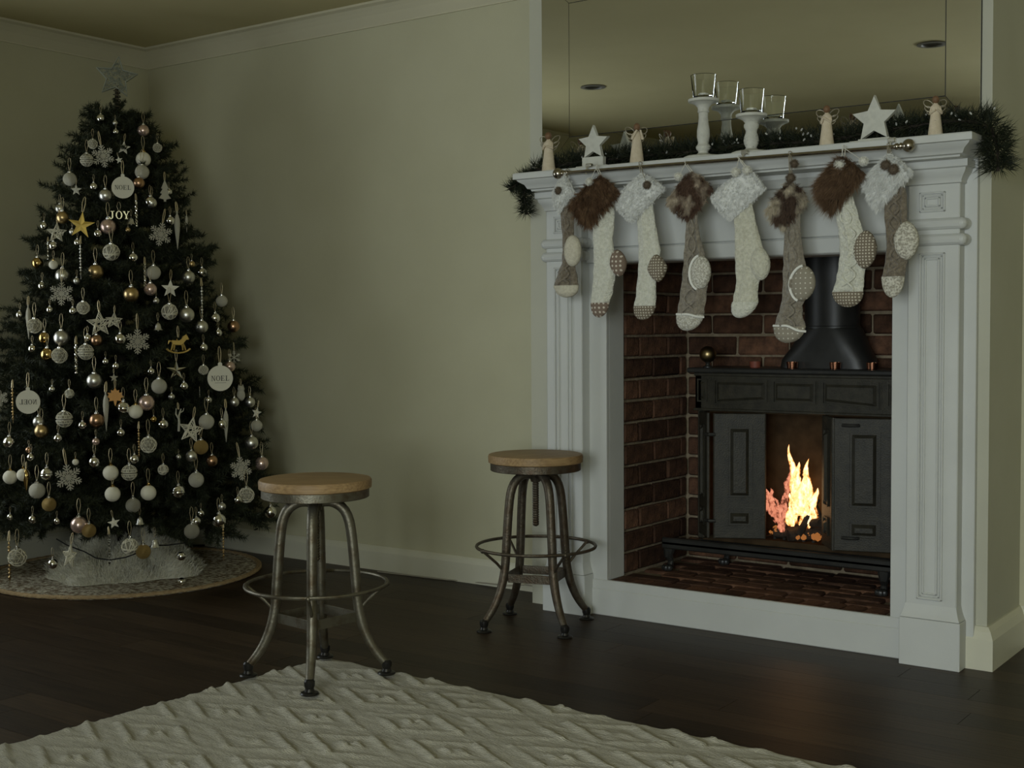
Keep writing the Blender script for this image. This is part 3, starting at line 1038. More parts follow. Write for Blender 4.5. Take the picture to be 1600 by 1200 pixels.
def cuff(par, quad, m, flen, fdir, dens, thick=.026, dy=0.0, jit=.5, width=.0017, org=None):
    """a puffy turned-over cuff: rounded pillow with a clumped fur coat; quad = top, right, bottom, left pixels"""
    c = [at(x, y, RY + dy) for x, y in quad]
    mid = (c[0] + c[1] + c[2] + c[3]) / 4
    sz = min((c[1] - c[0]).length, (c[3] - c[0]).length)
    ins = 1 - min(.16, .5 * flen / sz)
    c = [mid + (q - mid) * ins for q in c]
    N = 12
    V, F = [], []
    def P(u, v, s):
        a, b = 2 * u - 1, 2 * v - 1
        a2, b2 = a * math.sqrt(1 - .14 * b * b), b * math.sqrt(1 - .14 * a * a)
        p = poly_quad(c, .5 + .5 * a2 * 1.07, .5 + .5 * b2 * 1.07)
        e = (max(0, 1 - abs(a) ** 3) * max(0, 1 - abs(b) ** 3)) ** .5
        return Vector((p.x, p.y - s * thick * (e * .85 + .05) + (.004 if s < 0 else 0), p.z))
    for s in (1, -.6):
        for i in range(N + 1):
            for j in range(N + 1):
                V.append(P(i / N, j / N, s))
    W = N + 1
    for i in range(N):
        for j in range(N):
            a = i * W + j
            F.append((a, a + 1, a + W + 1, a + W))
            b = W * W + a
            F.append((b, b + W, b + W + 1, b + 1))
    edge = [i * W for i in range(W)] + [N * W + j for j in range(1, W)] + [i * W + N for i in range(N - 1, -1, -1)] + [j for j in range(N - 1, 0, -1)]
    for k in range(len(edge)):
        a, b = edge[k], edge[(k + 1) % len(edge)]
        F.append((a, b, b + W * W, a + W * W))
    V = np.array([tuple(p) for p in V])
    nq = len(V)
    d0 = at(quad[0][0] + fdir[0], quad[0][1] + fdir[1], RY + dy) - at(*quad[0], RY + dy)
    d0.normalize()
    e1, e2 = (c[1] - c[0]).normalized(), (c[3] - c[0]).normalized()
    R, D, Ln = [], [], []
    per = 12
    for _ in range(dens // per):
        u, v = rnd.random(), rnd.random()
        if rnd.random() < .35:
            if rnd.random() < .5: u = round(u) * .96 + .02
            else: v = round(v) * .96 + .02
        s = 1 if rnd.random() < .88 else -.6
        p = P(u, v, s)
        eu, ev = 2 * u - 1, 2 * v - 1
        d = d0 * .95 + Vector((0, -.50 * s, 0)) + e1 * eu ** 3 * .9 + e2 * ev ** 3 * .9 + Vector((rnd.gauss(0, jit), rnd.gauss(0, jit * .5), rnd.gauss(0, jit)))
        d.normalize()
        L = flen * rnd.uniform(.65, 1.3)
        tip = p + d * L + Vector((0, 0, -.18 * L))
        for q in range(per):
            r0 = p + e1 * rnd.gauss(0, .0042) + e2 * rnd.gauss(0, .0042)
            tt = tip + Vector((rnd.gauss(0, .12), rnd.gauss(0, .08), rnd.gauss(0, .12))) * L
            R.append(tuple(r0)); D.append(tuple(tt - r0)); Ln.append((tt - r0).length * rnd.uniform(.7, 1.05))
    bv, bf, bt = blades(R, D, np.array(Ln), width)
    tri = []
    for q in F:
        tri.append((q[0], q[1], q[2])); tri.append((q[0], q[2], q[3]))
    allv = np.vstack([V, bv]) - np.array(tuple(org))
    me = pymesh('cuff', allv, np.vstack([np.array(tri), bf + nq]), M[m], False, np.concatenate([np.full(nq, .30), bt]))
    return put('cuff', me, par)


def pom(par, px, py, r, m, org, dy=-.028):
    c = at(px, py, RY + dy)
    rr = r / 420
    d = nrs.normal(size=(500, 3))
    d /= np.linalg.norm(d, axis=1)[:, None]
    bv, bf, bt = blades(np.array(tuple(c)) + d * rr * .55, d + nrs.normal(size=d.shape) * .25, rr * .55, .0016)
    bm = bmn(); ball(bm, rr * .72, 12, 8, c)
    v0 = np.array([tuple(v.co) for v in bm.verts])
    bmesh.ops.triangulate(bm, faces=bm.faces)
    bm.verts.index_update()
    f0 = np.array([[v.index for v in f.verts] for f in bm.faces])
    bm.free()
    me = pymesh('pompom', np.vstack([v0, bv]) - np.array(tuple(org)), np.vstack([f0, bf + len(v0)]), M[m], False, np.concatenate([np.full(len(v0), .4), bt]))
    return put('pompom', me, par)


def loft(bm, rows, org, ribs, seed, fat=.42, dmax=.017, dy=0.0, sub=5, close=True):
    """a limp knitted tube from (y, left, right) pixel rows"""
    rr = random.Random(seed)
    rings = []
    full_rows = []
    for (a, b) in zip(rows, rows[1:]):
        for s in range(sub):
            t_ = s / sub
            full_rows.append(tuple(a[k] + (b[k] - a[k]) * t_ for k in range(3)))
    full_rows.append(rows[-1])
    K = 22
    ph = rr.uniform(0, 6)
    for i, (y_, xl, xr) in enumerate(full_rows):
        a, b = at(xl, y_, RY + dy), at(xr, y_, RY + dy)
        c = (a + b) / 2
        hw = (b - a).length / 2
        d = min(hw * fat, dmax)
        ring = []
        for k in range(K):
            an = 2 * PI * k / K
            wob = 1 + ribs * (.5 * math.sin(3 * an + ph + i * .10) + .5 * math.sin(7 * an + i * .05)) * (1 if math.sin(an) < 0 else .3)
            jw = 1 + rr.uniform(-.015, .015)
            wr = ribs * .22 * d * math.sin(i * 1.1 + an * 2 + ph)
            ring.append(bm.verts.new(Vector((c.x + hw * math.cos(an) * jw, c.y + d * math.sin(an) * wob + wr, c.z)) - org))
        rings.append(ring)
    for a, b in zip(rings, rings[1:]):
        for k in range(K):
            bm.faces.new((a[k], a[(k + 1) % K], b[(k + 1) % K], b[k]))
    bm.faces.new(rings[0]); bm.faces.new(list(reversed(rings[-1])))


def patch(par, name, cx, cy, rx, ry, rot, e, m, org, dy=0.0, piping=None, thick=.021):
    bm = bmn()
    c = at(cx, cy, RY + dy)
    sc = 1 / 425
    U, Vn = 24, 10
    ring0 = None
    ca, sa = math.cos(rot), math.sin(rot)
    for j in range(Vn + 1):
        ph = PI * j / Vn - PI / 2
        r_ = math.cos(ph)
        yy = math.sin(ph) * thick
        ring = []
        for k in range(U):
            a = 2 * PI * k / U
            X = rx * sc * max(r_, .02) ** .6 * math.copysign(abs(math.cos(a)) ** (2 / e), math.cos(a))
            Z = ry * sc * max(r_, .02) ** .6 * math.copysign(abs(math.sin(a)) ** (2 / e), math.sin(a))
            ring.append(bm.verts.new(Vector((c.x + X * ca - Z * sa, c.y + yy, c.z + X * sa + Z * ca)) - org))
        if ring0:
            for k in range(U):
                bm.faces.new((ring0[k], ring0[(k + 1) % U], ring[(k + 1) % U], ring[k]))
        else:
            bm.faces.new(ring)
        ring0 = ring
    bm.faces.new(ring0)
    o = obj(name, bm, M[m], par, True, 1.2)
    if piping:
        pts = []
        for k in range(13):
            a = PI * (.55 + .9 * k / 12)
            X = rx * 1.0 * sc * math.copysign(abs(math.cos(a)) ** (2 / e), math.cos(a))
            Z = ry * 1.0 * sc * math.copysign(abs(math.sin(a)) ** (2 / e), math.sin(a))
            pts.append(Vector((c.x + X * ca - Z * sa, c.y - thick * .62, c.z + X * sa + Z * ca)) - org)
        bm = bmn(); tube(bm, pts, .0045, 6)
        obj('piping', bm, M['piping'], o)
    return o


ST = [
    dict(label='taupe stocking with plain cream heel and a thin white fur cuff seen edge-on', quad=[(884, 272), (899, 300), (873, 336), (865, 302)], fur=('fur_white', .011, (-2, 10), 4200), hook=(887, 268), poms=[(872.5, 298, 7, 'pom_brown')],
         m='knit_taupe', rows=[(305, 877, 892), (326, 875, 896), (350, 877, 897), (372, 879, 896), (395, 879, 897), (412, 878, 898), (430, 871, 901), (446, 866, 904)], toe=('patch_cream', [(446, 866, 904), (454, 869, 903), (461, 876, 894), (465, 882, 890)]), heel=(895, 392, 15, 25, .0, 2.0, 'patch_cream'), dy=.0),
    dict(label='cream stocking with rose dotted heel and wide brown long-haired fur cuff', quad=[(939, 270), (971, 300), (921, 358), (889, 320)], fur=('fur_brown', .030, (9, 14), 6500), hook=(934, 262), poms=[(921, 284, 7, 'pom_white')],
         m='knit_white', rows=[(308, 930, 958), (330, 925, 960), (352, 926, 960), (375, 927, 957), (400, 928.5, 960), (420, 928, 963), (441, 927, 960), (459, 925, 957), (473, 924, 952)], toe=('dot_rose', [(473, 924, 952), (480, 925, 949), (490, 931, 940), (496, 934, 937)]), heel=(966, 411, 14, 21, .15, 1.7, 'dot_rose'), dy=-.006),
    dict(label='cream stocking with tightly dotted taupe heel and square smooth white cuff', quad=[(1004, 270), (1040, 294), (988, 349), (958.7, 316)], fur=('fur_white', .010, (-4, 10), 8000), hook=(1001, 257), poms=[(1011, 289, 7, 'pom_brown')],
         m='knit_white', rows=[(296, 997, 1016), (322, 995, 1020), (350, 996, 1024), (370, 997, 1028), (392, 998, 1032), (410, 998, 1030), (430, 997, 1025), (463, 994, 1025), (478, 991, 1024.5)], toe=('dot_taupe', [(478, 991, 1024.5), (486, 991, 1023), (494, 996, 1017), (500, 1002, 1006)]), heel=(1027, 419, 16, 21, .1, 1.5, 'dot_taupe'), dy=.0),
    dict(label='grey-brown stocking with white sherpa heel and mottled dark brown cuff', quad=[(1082, 265), (1116, 294), (1076, 346), (1040, 317)], fur=('fur_mixed', .018, (3, 12), 5200), hook=(1073, 256), poms=[(1060, 276, 7, 'pom_white')],
         m='knit_grey', rows=[(306, 1074, 1088), (328, 1073, 1089), (352, 1072, 1091), (375, 1071, 1095), (400, 1069, 1102), (423, 1067.5, 1106), (447, 1065, 1106), (472, 1061.5, 1102.5), (492, 1058, 1100)], toe=('patch_white', [(492, 1058, 1100), (500, 1060, 1099), (510, 1066, 1087), (517, 1071, 1076)]), heel=(1095, 426, 16, 25, -.05, 1.9, 'patch_white'), pipe=True, dy=-.004),
    dict(label='all cream stocking with cream heel and broad plain white plush cuff', quad=[(1169, 260), (1197, 295), (1140, 346), (1110, 308.5)], fur=('fur_white', .009, (-2, 10), 8000), hook=(1156, 248), poms=[(1149.6, 269, 7.5, 'pom_white'), (1167, 266, 7.5, 'pom_white')],
         m='knit_cream', rows=[(300, 1152, 1172), (332, 1146, 1178), (355, 1147.5, 1183), (380, 1148.4, 1190), (400, 1148.4, 1195), (423, 1149.6, 1194), (442, 1151, 1186), (457, 1148, 1184), (472, 1145, 1185)], toe=('knit_white', [(472, 1145, 1185), (482, 1148, 1183), (490, 1151, 1170), (497, 1154, 1158)]), heel=(1188, 412, 15, 24, .1, 1.8, 'knit_cream'), dy=.0),
    dict(label='taupe cable-knit stocking with white-edged sparsely dotted heel hanging lowest of all', quad=[(1236, 278), (1263, 308), (1226, 360), (1195, 330)], fur=('fur_mixed2', .024, (0, 12), 5200), hook=(1235, 241), poms=[(1241, 256, 7, 'pom_brown'), (1235.5, 278, 8, 'pom_brown')],
         m='knit_grey', rows=[(312, 1229, 1248), (330, 1229, 1251), (360, 1226.5, 1250.5), (385, 1224.4, 1253.6), (411, 1224, 1258), (432, 1223, 1262), (463, 1222.6, 1260), (478, 1220, 1254), (493, 1215, 1253.6), (510, 1209.5, 1259)], toe=('dot_grey', [(510, 1209.5, 1259), (521, 1212.5, 1258), (530, 1221, 1246), (536, 1227, 1234)]), heel=(1255, 443, 18, 25, -.15, 1.8, 'dot_grey'), pipe=True, dy=.0),
    dict(label='wide cream cable-knit stocking with dotted taupe heel and big shaggy brown cuff', quad=[(1318, 240), (1354, 267), (1300, 335), (1273, 292)], fur=('fur_shaggy', .036, (-6, 12), 8000), hook=(1319, 232), poms=[(1312, 258, 8.5, 'pom_white'), (1349.5, 252, 7, 'pom_white')],
         m='knit_white', rows=[(286, 1308, 1328), (306, 1305, 1332), (337, 1306, 1341), (360, 1309.7, 1348), (378, 1312, 1355), (396, 1312, 1356), (416, 1310, 1352), (436, 1306.8, 1350.6), (456, 1301, 1349)], toe=('dot_taupe', [(456, 1301, 1349), (464, 1303, 1348), (474, 1312, 1340), (480, 1320, 1330)]), heel=(1352, 390, 16, 26, -.05, 1.8, 'dot_taupe'), dy=-.008),
    dict(label='taupe cable-knit stocking with lace-print heel and large fluffy white cuff at rod end', quad=[(1391, 238), (1428, 268), (1371, 330), (1348, 285)], fur=('fur_white', .018, (-5, 12), 7500), hook=(1389, 229), poms=[(1384, 258, 8, 'pom_brown'), (1396, 265, 8.5, 'pom_brown')],
         m='knit_taupe', rows=[(285, 1390, 1412), (306, 1386, 1417), (326, 1381, 1417), (350, 1383, 1418), (377, 1385.5, 1424), (400, 1384, 1420), (416, 1382, 1416), (432, 1378, 1413.6)], toe=('patch_lace', [(432, 1378, 1413.6), (444, 1379, 1413), (456, 1385, 1406), (465, 1391, 1397)]), heel=(1416, 376, 17, 26, .0, 1.8, 'patch_lace'), dy=.0),
]
for i, s in enumerate(ST):
    org = at(*s['hook'], RY)
    t = thing('christmas_stocking', s['label'], 'stocking', org, 0, 'christmas stockings on the rod')
    bm = bmn(); loft(bm, s['rows'], org, .70 if 'cable' in s['label'] or i in (0, 3) else .42, i, dy=s['dy'])
    if i in (0, 3, 5, 6, 7):     # raised cables crossing down the front of the leg
        rws = s['rows'][1:]
        for sg in (-1, 1):
            pts = []
            for q in range(61):
                u_ = q / 60 * (len(rws) - 1.001)
                a_, f_ = rws[int(u_)], u_ - int(u_)
                b_ = rws[int(u_) + 1]
                y_, xl, xr = (a_[k] + (b_[k] - a_[k]) * f_ for k in range(3))
                pa, pb = at(xl, y_, RY + s['dy']), at(xr, y_, RY + s['dy'])
                hw = (pb - pa).length / 2
                off = sg * .46 * math.cos(q * .32)
                cc = (pa + pb) / 2
                pts.append(Vector((cc.x + hw * off, cc.y - min(hw * .42, .017) * 1.22 * math.sqrt(1 - off * off), cc.z)) - org)
            tube(bm, pts, .0040, 6)
    obj('leg', bm, M[s['m']], t, True, 1.3)
    tm, tr = s['toe']
    (y0_, xl0, xr0), (yb_, xbl, xbr) = tr[0], tr[-1]
    xb_ = (xbl + xbr) / 2
    tr = [(y0_ + (yb_ - y0_) * q, (xl0 + xr0) / 2 * (1 - q) + xb_ * q - (xr0 - xl0) / 2 * (1.04 if q < .3 else 1) * math.sqrt(max(.01, 1 - q ** 2.2)), (xl0 + xr0) / 2 * (1 - q) + xb_ * q + (xr0 - xl0) / 2 * math.sqrt(max(.01, 1 - q ** 2.2))) for q in (0, .15, .3, .45, .6, .75, .87, .95, 1)]
    bm = bmn(); loft(bm, tr, org, .12, i + 20, .46, .021, dy=s['dy'], sub=3)
    toe = obj('toe', bm, M[tm], t, True, 1.3)
    if s.get('pipe'):
        y_, xl, xr = tr[0]
        bm = bmn()
        tube(bm, [at(xl + (xr - xl) * k / 10, y_ + (0, .3, .2, -.2, 0, 1.5, 4, 6.5, 8, 8.5, 9)[k] * (1 if i == 5 else .5) - 1, RY + s['dy'] - .006 - .021 * math.sin(PI * k / 10)) - org for k in range(11)], .0042, 6)
        obj('piping', bm, M['piping'], toe)
    hx, hy, rx, ry, ro, e, hm = s['heel']
    patch(t, 'heel', hx, hy, rx, ry, ro, e, hm, org, dy=s['dy'] - .011, piping=s.get('pipe'))
    fm, fl_, fd, fn = s['fur']
    cuff(t, s['quad'], fm, fl_, fd, fn, dy=s['dy'] - .012, jit=.38 if fl_ > .015 else .5, org=org)
    for pm in s['poms']:
        pom(t, *pm, org, dy=-.040)
    top = at(s['quad'][0][0], s['quad'][0][1] + 5, RY + s['dy'] - .01)
    bm = bmn()
    a = Vector((0, 0, 0))
    b = top - org
    pts = [b + Vector((-.004, 0, 0)), a + Vector((-.005, -.004, .0)), a + Vector((-.003, -.007, .008)), a + Vector((.0, .0, .010)), a + Vector((.003, .007, .006)), a + Vector((.005, -.004, -.004)), b + Vector((.004, 0, 0))]
    tube(bm, pts, .0016, 6)
    for pm in s['poms']:
        tube(bm, [a + Vector((0, -.007, .002)), at(pm[0], pm[1], RY - .036) - org], .0012, 6)
    obj('hanging_loop', bm, M['loop' if 'white' in s['poms'][0][3] else 'wire'], t)

# ================================================================== ON THE MANTEL SHELF
ZS = 1.7165


def garland_blades(path, R, per_m, ln, wd, droop=.0):
    pts = [Vector(p) for p in path]
    roots, dirs = [], []
    for a, b in zip(pts, pts[1:]):
        L = (b - a).length
        t_ = (b - a).normalized()
        for _ in range(int(per_m * L)):
            f_ = rnd.random()
            q = a.lerp(b, f_)
            gl_ = q.x * 41 + q.z * 33
            puff = .78 + .30 * math.sin(gl_) * math.sin(gl_ * .37 + 1) + rnd.uniform(-.08, .12)
            n = Vector((rnd.gauss(0, 1), rnd.gauss(0, 1), rnd.gauss(0, 1)))
            n = (n - t_ * n.dot(t_)).normalized()
            q = q + n * R * puff * rnd.random() ** .6 * .8
            roots.append(tuple(q))
            dirs.append(tuple(n * 1.0 + t_ * rnd.uniform(-.9, .9) + Vector((0, 0, -droop))))
    return blades(roots, dirs, nrs.uniform(ln * .6, ln * 1.2, len(roots)), wd)


t = thing('garland', 'dark green pine garland lying along the mantel shelf and hanging off both ends', 'garland', (1.0, -.06, ZS))
go = np.array((1.0, -.06, ZS))
gp = [(.155, -.10, ZS + .020), (.22, -.085, ZS + .032), (.34, -.075, ZS + .040), (.50, -.075, ZS + .040), (.70, -.075, ZS + .042), (.9, -.075, ZS + .038), (1.05, -.075, ZS + .045), (1.2, -.07, ZS + .040), (1.33, -.075, ZS + .030), (1.5, -.075, ZS + .046), (1.62, -.075, ZS + .052), (1.74, -.08, ZS + .058), (1.84, -.085, ZS + .048), (1.895, -.09, ZS + .02), (1.915, -.095, ZS - .05), (1.918, -.10, ZS - .115)]
g2 = [(.165, -.10, ZS + .012), (.112, -.105, ZS - .022), (.118, -.115, ZS - .09), (.132, -.12, ZS - .150)]
g3 = [(.150, -.11, ZS + .008), (.098, -.125, ZS - .022), (.062, -.14, ZS - .052)]
parts = [garland_blades(gp[:13], .044, 5200, .046, .0032), garland_blades(gp[12:], .056, 7500, .054, .0034), garland_blades(g2, .028, 6500, .042, .0030), garland_blades(g3, .022, 5500, .040, .0030)]
vv, ff, n0 = [], [], 0
for v, f, _ in parts:
    vv.append(v - go); ff.append(f + n0); n0 += len(v)
o = put('needles', pymesh('needles', np.vstack(vv), np.vstack(ff), M['garland']), t)
o['kind'] = 'stuff'
bm = bmn()
for p in (gp, g2, g3):
    tube(bm, [Vector(q) - Vector(go) for q in p], .006, 6)
obj('stem', bm, M['bark'], t)
M['bulb'] = mat('tiny_bulb', (.8, .8, .75), .1, trans=.6)
for i in range(34):
    q = Vector(gp[rnd.randrange(2, 13)]) + Vector((rnd.uniform(-.07, .07), rnd.uniform(-.045, -.01), rnd.uniform(0, .04)))
    if i == 0:
        bm = bmn(); ball(bm, .0034, 8, 6, (0, 0, 0), (1, 1, 1.8)); blb = mesh_of('bulb', bm, M['bulb'])
    put('bulb', blb, t, q - Vector(go), (rnd.uniform(-1, 1), rnd.uniform(-1, 1), 0))


def star_poly(R, r, rot=0.0, n=5):
    return [((R if k % 2 == 0 else r) * math.sin(PI * k / n + rot), (R if k % 2 == 0 else r) * math.cos(PI * k / n + rot)) for k in range(2 * n)]


for px, py, R, lab, yw in ((928, 224, .068, 'smaller whitewashed wooden star standing left of the candle holders', .05), (1367, 187, .080, 'larger whitewashed wooden star standing between two angels right of the candle holders', -.02)):
    c = at(px, py, -.135)
    t = thing('wooden_star', lab, 'star', (c.x, -.135, ZS), yw, 'wooden stars on the mantel')
    hz = c.z - ZS
    bm = bmn(); prism(bm, [(x, z + hz) for x, z in star_poly(R, R * .43)], -.009, .009, bev=.0015)
    obj('star', bm, M['chalk'], t, True, .4)
    bm = bmn(); box(bm, (-R * .98, -.024, 0), (R * .98, .024, .011), .002); box(bm, (-R * .66, -.012, .011), (R * .66, .012, max(.014, hz - R * .81 + .004)), .001)
    obj('base', bm, M['chalk'], t, True, .4)

for i, (px, pt, hgt, lab, fx) in enumerate(((857, 207, .152, 'wooden angel figurine nearest the far left end of the shelf, arms folded', -1), (995, 193, .150, 'wooden angel figurine with raised hands and wire wings, right of the smaller star', 1),
                                           (1292, 165, .150, 'wooden angel figurine seen side-on, left of the larger star', -1), (1462, 150, .152, 'wooden angel figurine holding something to its chest, right of the larger star', 0))):
    c = at(px, pt, -.135)
    hgt = c.z - ZS
    t = thing('angel_figurine', lab, 'figurine', (c.x, -.135, ZS), 0.45 + .25 * fx, 'angel figurines on the mantel')
    k = hgt / .150
    bm = bmn()
    lathe(bm, [(.026, 0), (.027, .006), (.0235, .035), (.019, .070), (.0165, .092), (.018, .104), (.0155, .114), (.008, .121), (.0065, .126)], seg=20, sx=k, sy=.8 * k, mx=Matrix.Diagonal((1, 1, k, 1)))
    for s in (-1, 1):
        tip = ((s * .003 - .004, -.021, .098), (s * .006 + .003, -.021, .124), (-.010, -.020, .106), (s * .003, -.021, .098))[i]
        el = ((s * .0185, -.010, .090), (s * .019, -.012, .094), (s * .016, -.010, .090), (s * .0185, -.010, .088))[i]
        tube(bm, [Vector((s * .013, 0, .110)) * k, Vector(el) * k, Vector(tip) * k], [.0058 * k, .0055 * k, .0036 * k], 8)
    obj('body', bm, M['figure_robe'], t, True, 1.0)
    bm = bmn(); ball(bm, .0125 * k, 16, 12, (0, -.002, .137 * k), (1, 1.05, 1.12)); ball(bm, .0055 * k, 10, 8, (0, .010 * k, .146 * k))
    obj('head', bm, M['figure_head'], t)
    for s in (-1, 1):
        bm = bmn()
        for q, (w_, h_, tz) in enumerate(((.034, .014, .118), (.030, .011, .100), (.022, .008, .088))):
            tube(bm, [Vector((s * (.006 + w_ * (1 - math.cos(a)) / 2), .014 + .006 * math.sin(a), tz + h_ * math.sin(a) + w_ * .18 * (1 - math.cos(a)))) * k for a in [2 * PI * j / 14 for j in range(14)]], .0016, 5, True)
        obj('wing', bm, M['wire'], t)

for px, zp, lab, dl in ((1099, 1.932, 'taller white turned candle holder with a clear glass votive cup', .0), (1174, 1.860, 'shorter white turned candle holder with a clear glass votive cup', .0)):
    c = at(px, 200, -.112)
    t = thing('candle_holder', lab, 'candle holder', (c.x, -.112, ZS), 0, 'white candle holders on the mantel')
    hh = zp - ZS
    bm = bmn()
    if hh > .18:
        pr = [(.070, 0), (.072, .004), (.070, .010), (.060, .014), (.030, .018), (.019, .024), (.018, .030), (.026, .040), (.027, .047), (.020, .056), (.019, .062), (.023, .082), (.0225, .105), (.019, .125), (.0165, .150), (.017, .166), (.021, .170), (.019, .176), (.021, .186), (.030, .196), (.046, .204)]
        sc = hh / .215
    else:
        pr = [(.070, 0), (.072, .004), (.070, .010), (.060, .014), (.030, .018), (.020, .024), (.019, .028), (.025, .040), (.027, .050), (.025, .064), (.020, .078), (.0195, .086), (.026, .098), (.026, .106), (.022, .112), (.030, .122), (.046, .130)]
        sc = hh / .142
    pr = [(r, z * sc) for r, z in pr] + [(.054, hh - .010), (.0545, hh - .001), (.052, hh), (.001, hh)]
    lathe(bm, pr, seg=36, cap=False)
    obj('stem', bm, M['chalk'], t, True, .6)
    bm = bmn()
    lathe(bm, [(.001, hh + .0006), (.034, hh + .0006), (.0365, hh + .004), (.0455, hh + .082), (.0462, hh + .084), (.0440, hh + .083), (.0347, hh + .010), (.001, hh + .008)], seg=36, cap=False)
    obj('glass_cup', bm, M['glass'], t, True, .9)
    bm = bmn(); lathe(bm, [(.019, hh + .009), (.0195, hh + .022), (.001, hh + .0215)], seg=20)
    obj('tealight', bm, M['candle'], t)

# ================================================================== STOOLS
PROF = [(.020, .572), (.045, .573), (.070, .563), (.092, .542), (.106, .505), (.113, .455), (.118, .40), (.123, .33), (.129, .25), (.136, .20), (.150, .148), (.172, .098), (.196, .062), (.214, .040)]


def stool(name, label, cx, cy, z0, a0, m):
    t = thing('stool', label, 'stool', (cx, cy, z0), a0, 'industrial stools')
    sc = (.650 - z0) / .650
    def z(v):
        return v * sc
    bm = bmn()
    lathe(bm, [(.001, z(.616)), (.170, z(.616)), (.1775, z(.620)), (.1785, z(.640)), (.1755, z(.648)), (.168, z(.650)), (.001, z(.650))], seg=48, cap=False)
    obj('seat', bm, M['seat'], t, True, .5)
    bm = bmn(); lathe(bm, [(.001, z(.590)), (.167, z(.588)), (.170, z(.590)), (.170, z(.618)), (.160, z(.618))], seg=48, cap=False)
    obj('seat_band', bm, M[m], t, True, .5)
    bm = bmn()
    lathe(bm, [(.030, z(.592)), (.034, z(.588)), (.034, z(.572)), (.022, z(.560)), (.018, z(.545)), (.012, z(.543))], seg=20)
    for k in range(4):
        a = k * PI / 2
        ball(bm, .008, 10, 6, (.060 * math.cos(a), .060 * math.sin(a), z(.586)))
    obj('hub', bm, M[m], t, True, .6)
    bm = bmn()
    prof = []
    n = 46
    for k in range(n):
        zz = .585 - (.585 - .385) * k / (n - 1)
        prof.append((.0125 if k % 2 else .0105, z(zz)))
    prof += [(.010, z(.380)), (.004, z(.376))]
    lathe(bm, prof, seg=14)
    obj('screw', bm, M[m], t, True, .3)
    for k in range(4):
        a = k * PI / 2
        ca, sa = math.cos(a), math.sin(a)
        bm = bmn()
        pp = [Vector((r * ca, r * sa, z(v))) for r, v in PROF]
        # round the bends
        fine = []
        for i in range(len(pp) - 1):
            p0, p1, p2, p3 = pp[max(i - 1, 0)], pp[i], pp[i + 1], pp[min(i + 2, len(pp) - 1)]
            for s in (0, .5):
                fine.append(.5 * (2 * p1 + (p2 - p0) * s + (2 * p0 - 5 * p1 + 4 * p2 - p3) * s * s + (3 * p1 - p0 - 3 * p2 + p3) * s ** 3))
        fine.append(pp[-1])
        N = len(fine)
        tube(bm, fine, [.0165 - .004 * max(0, (i / N - .7) / .3) for i in range(N)], 12)
        leg = obj('leg', bm, M[m], t, True, 1.0)
        bm = bmn()
        fx, fy = .219 * ca, .219 * sa
        lathe(bm, [(.027, 0), (.029, .003), (.026, .007), (.016, .010), (.013, .018), (.0165, .028), (.0165, .040), (.012, .046)], (fx, fy, 0), 20)
        obj('foot', bm, M['rubber'], leg, True, .6)
        bm = bmn()   # ring stay
        b = a + .30
        tube(bm, [(.134 * ca, .134 * sa, z(.215)), (.165 * math.cos(a), .165 * math.sin(a), z(.250)), (.221 * math.cos(a), .221 * math.sin(a), z(.299))], .0052, 8)
        ball(bm, .009, 10, 6, (.223 * ca, .223 * sa, z(.300)))
        obj('ring_stay', bm, M[m], t)
    bm = bmn(); tube(bm, [(.2235 * math.cos(2 * PI * k / 56), .2235 * math.sin(2 * PI * k / 56), z(.302)) for k in range(56)], .0062, 8, True)
    obj('foot_ring', bm, M[m], t)
    for k in range(4):
        a, b = k * PI / 2, (k + 1) * PI / 2
        p, q = Vector((.130 * math.cos(a), .130 * math.sin(a), 0)), Vector((.130 * math.cos(b), .130 * math.sin(b), 0))
        d = (q - p).normalized()
        bm = bmn()
        box(bm, (0.010, -.0022, z(.176)), ((q - p).length - .010, .0022, z(.208)), .0008, Matrix.Translation(p) @ Matrix.Rotation(math.atan2(d.y, d.x), 4, 'Z'))
        obj('brace', bm, M[m], t, True, .4)


stool('stool', 'industrial stool with round wooden seat standing on the corner of the cream rug', .170, -1.345, .020, math.radians(38), 'steel')
stool('stool', 'industrial stool with round wooden seat standing on bare boards beside the mantelpiece', .307, -.320, 0, math.radians(63), 'steel_warm')

# ================================================================== RUG
nx, ny = 430, 330
LX, LY = 2.75, 2.0
C0, C1, C2 = np.array((.0, -1.135)), np.array((2.75, -1.205)), np.array((-.105, -3.13))
U = (C1 - C0) / LX
V_ = (C2 - C0) / LY
uu, vv = np.meshgrid(np.linspace(0, LX, nx), np.linspace(0, LY, ny), indexing='ij')
px_, py_ = C0[0] + U[0] * uu + V_[0] * vv, C0[1] + U[1] * uu + V_[1] * vv
A_, B_ = .50, .25
gu, gv = uu / A_, vv / B_
du, dv = np.abs(gu - np.round(gu)), np.abs(gv - np.round(gv))
d1 = du + dv
d = np.minimum(d1, 1 - d1) * 2           # nested lozenges
ph = (d * 2.0 + .25) % 1.0
side_ = (gu - np.round(gu)) * (gv - np.round(gv)) < 0
ridge = np.exp(-((ph - .5) / .17) ** 2) * np.where(side_, 1.0, .42)
def vnoise(sx, sy, seed):
    r = np.random.RandomState(seed).rand(int(LX * sx) + 3, int(LY * sy) + 3)
    X, Y = uu * sx, vv * sy
    i, j = X.astype(int), Y.astype(int)
    fx, fy = X - i, Y - j
    fx, fy = fx * fx * (3 - 2 * fx), fy * fy * (3 - 2 * fy)
    return (r[i, j] * (1 - fx) + r[i + 1, j] * fx) * (1 - fy) + (r[i, j + 1] * (1 - fx) + r[i + 1, j + 1] * fx) * fy
brk = .25 + .75 * np.clip((vnoise(8, 10, 3) - .10) * 3.2, 0, 1)
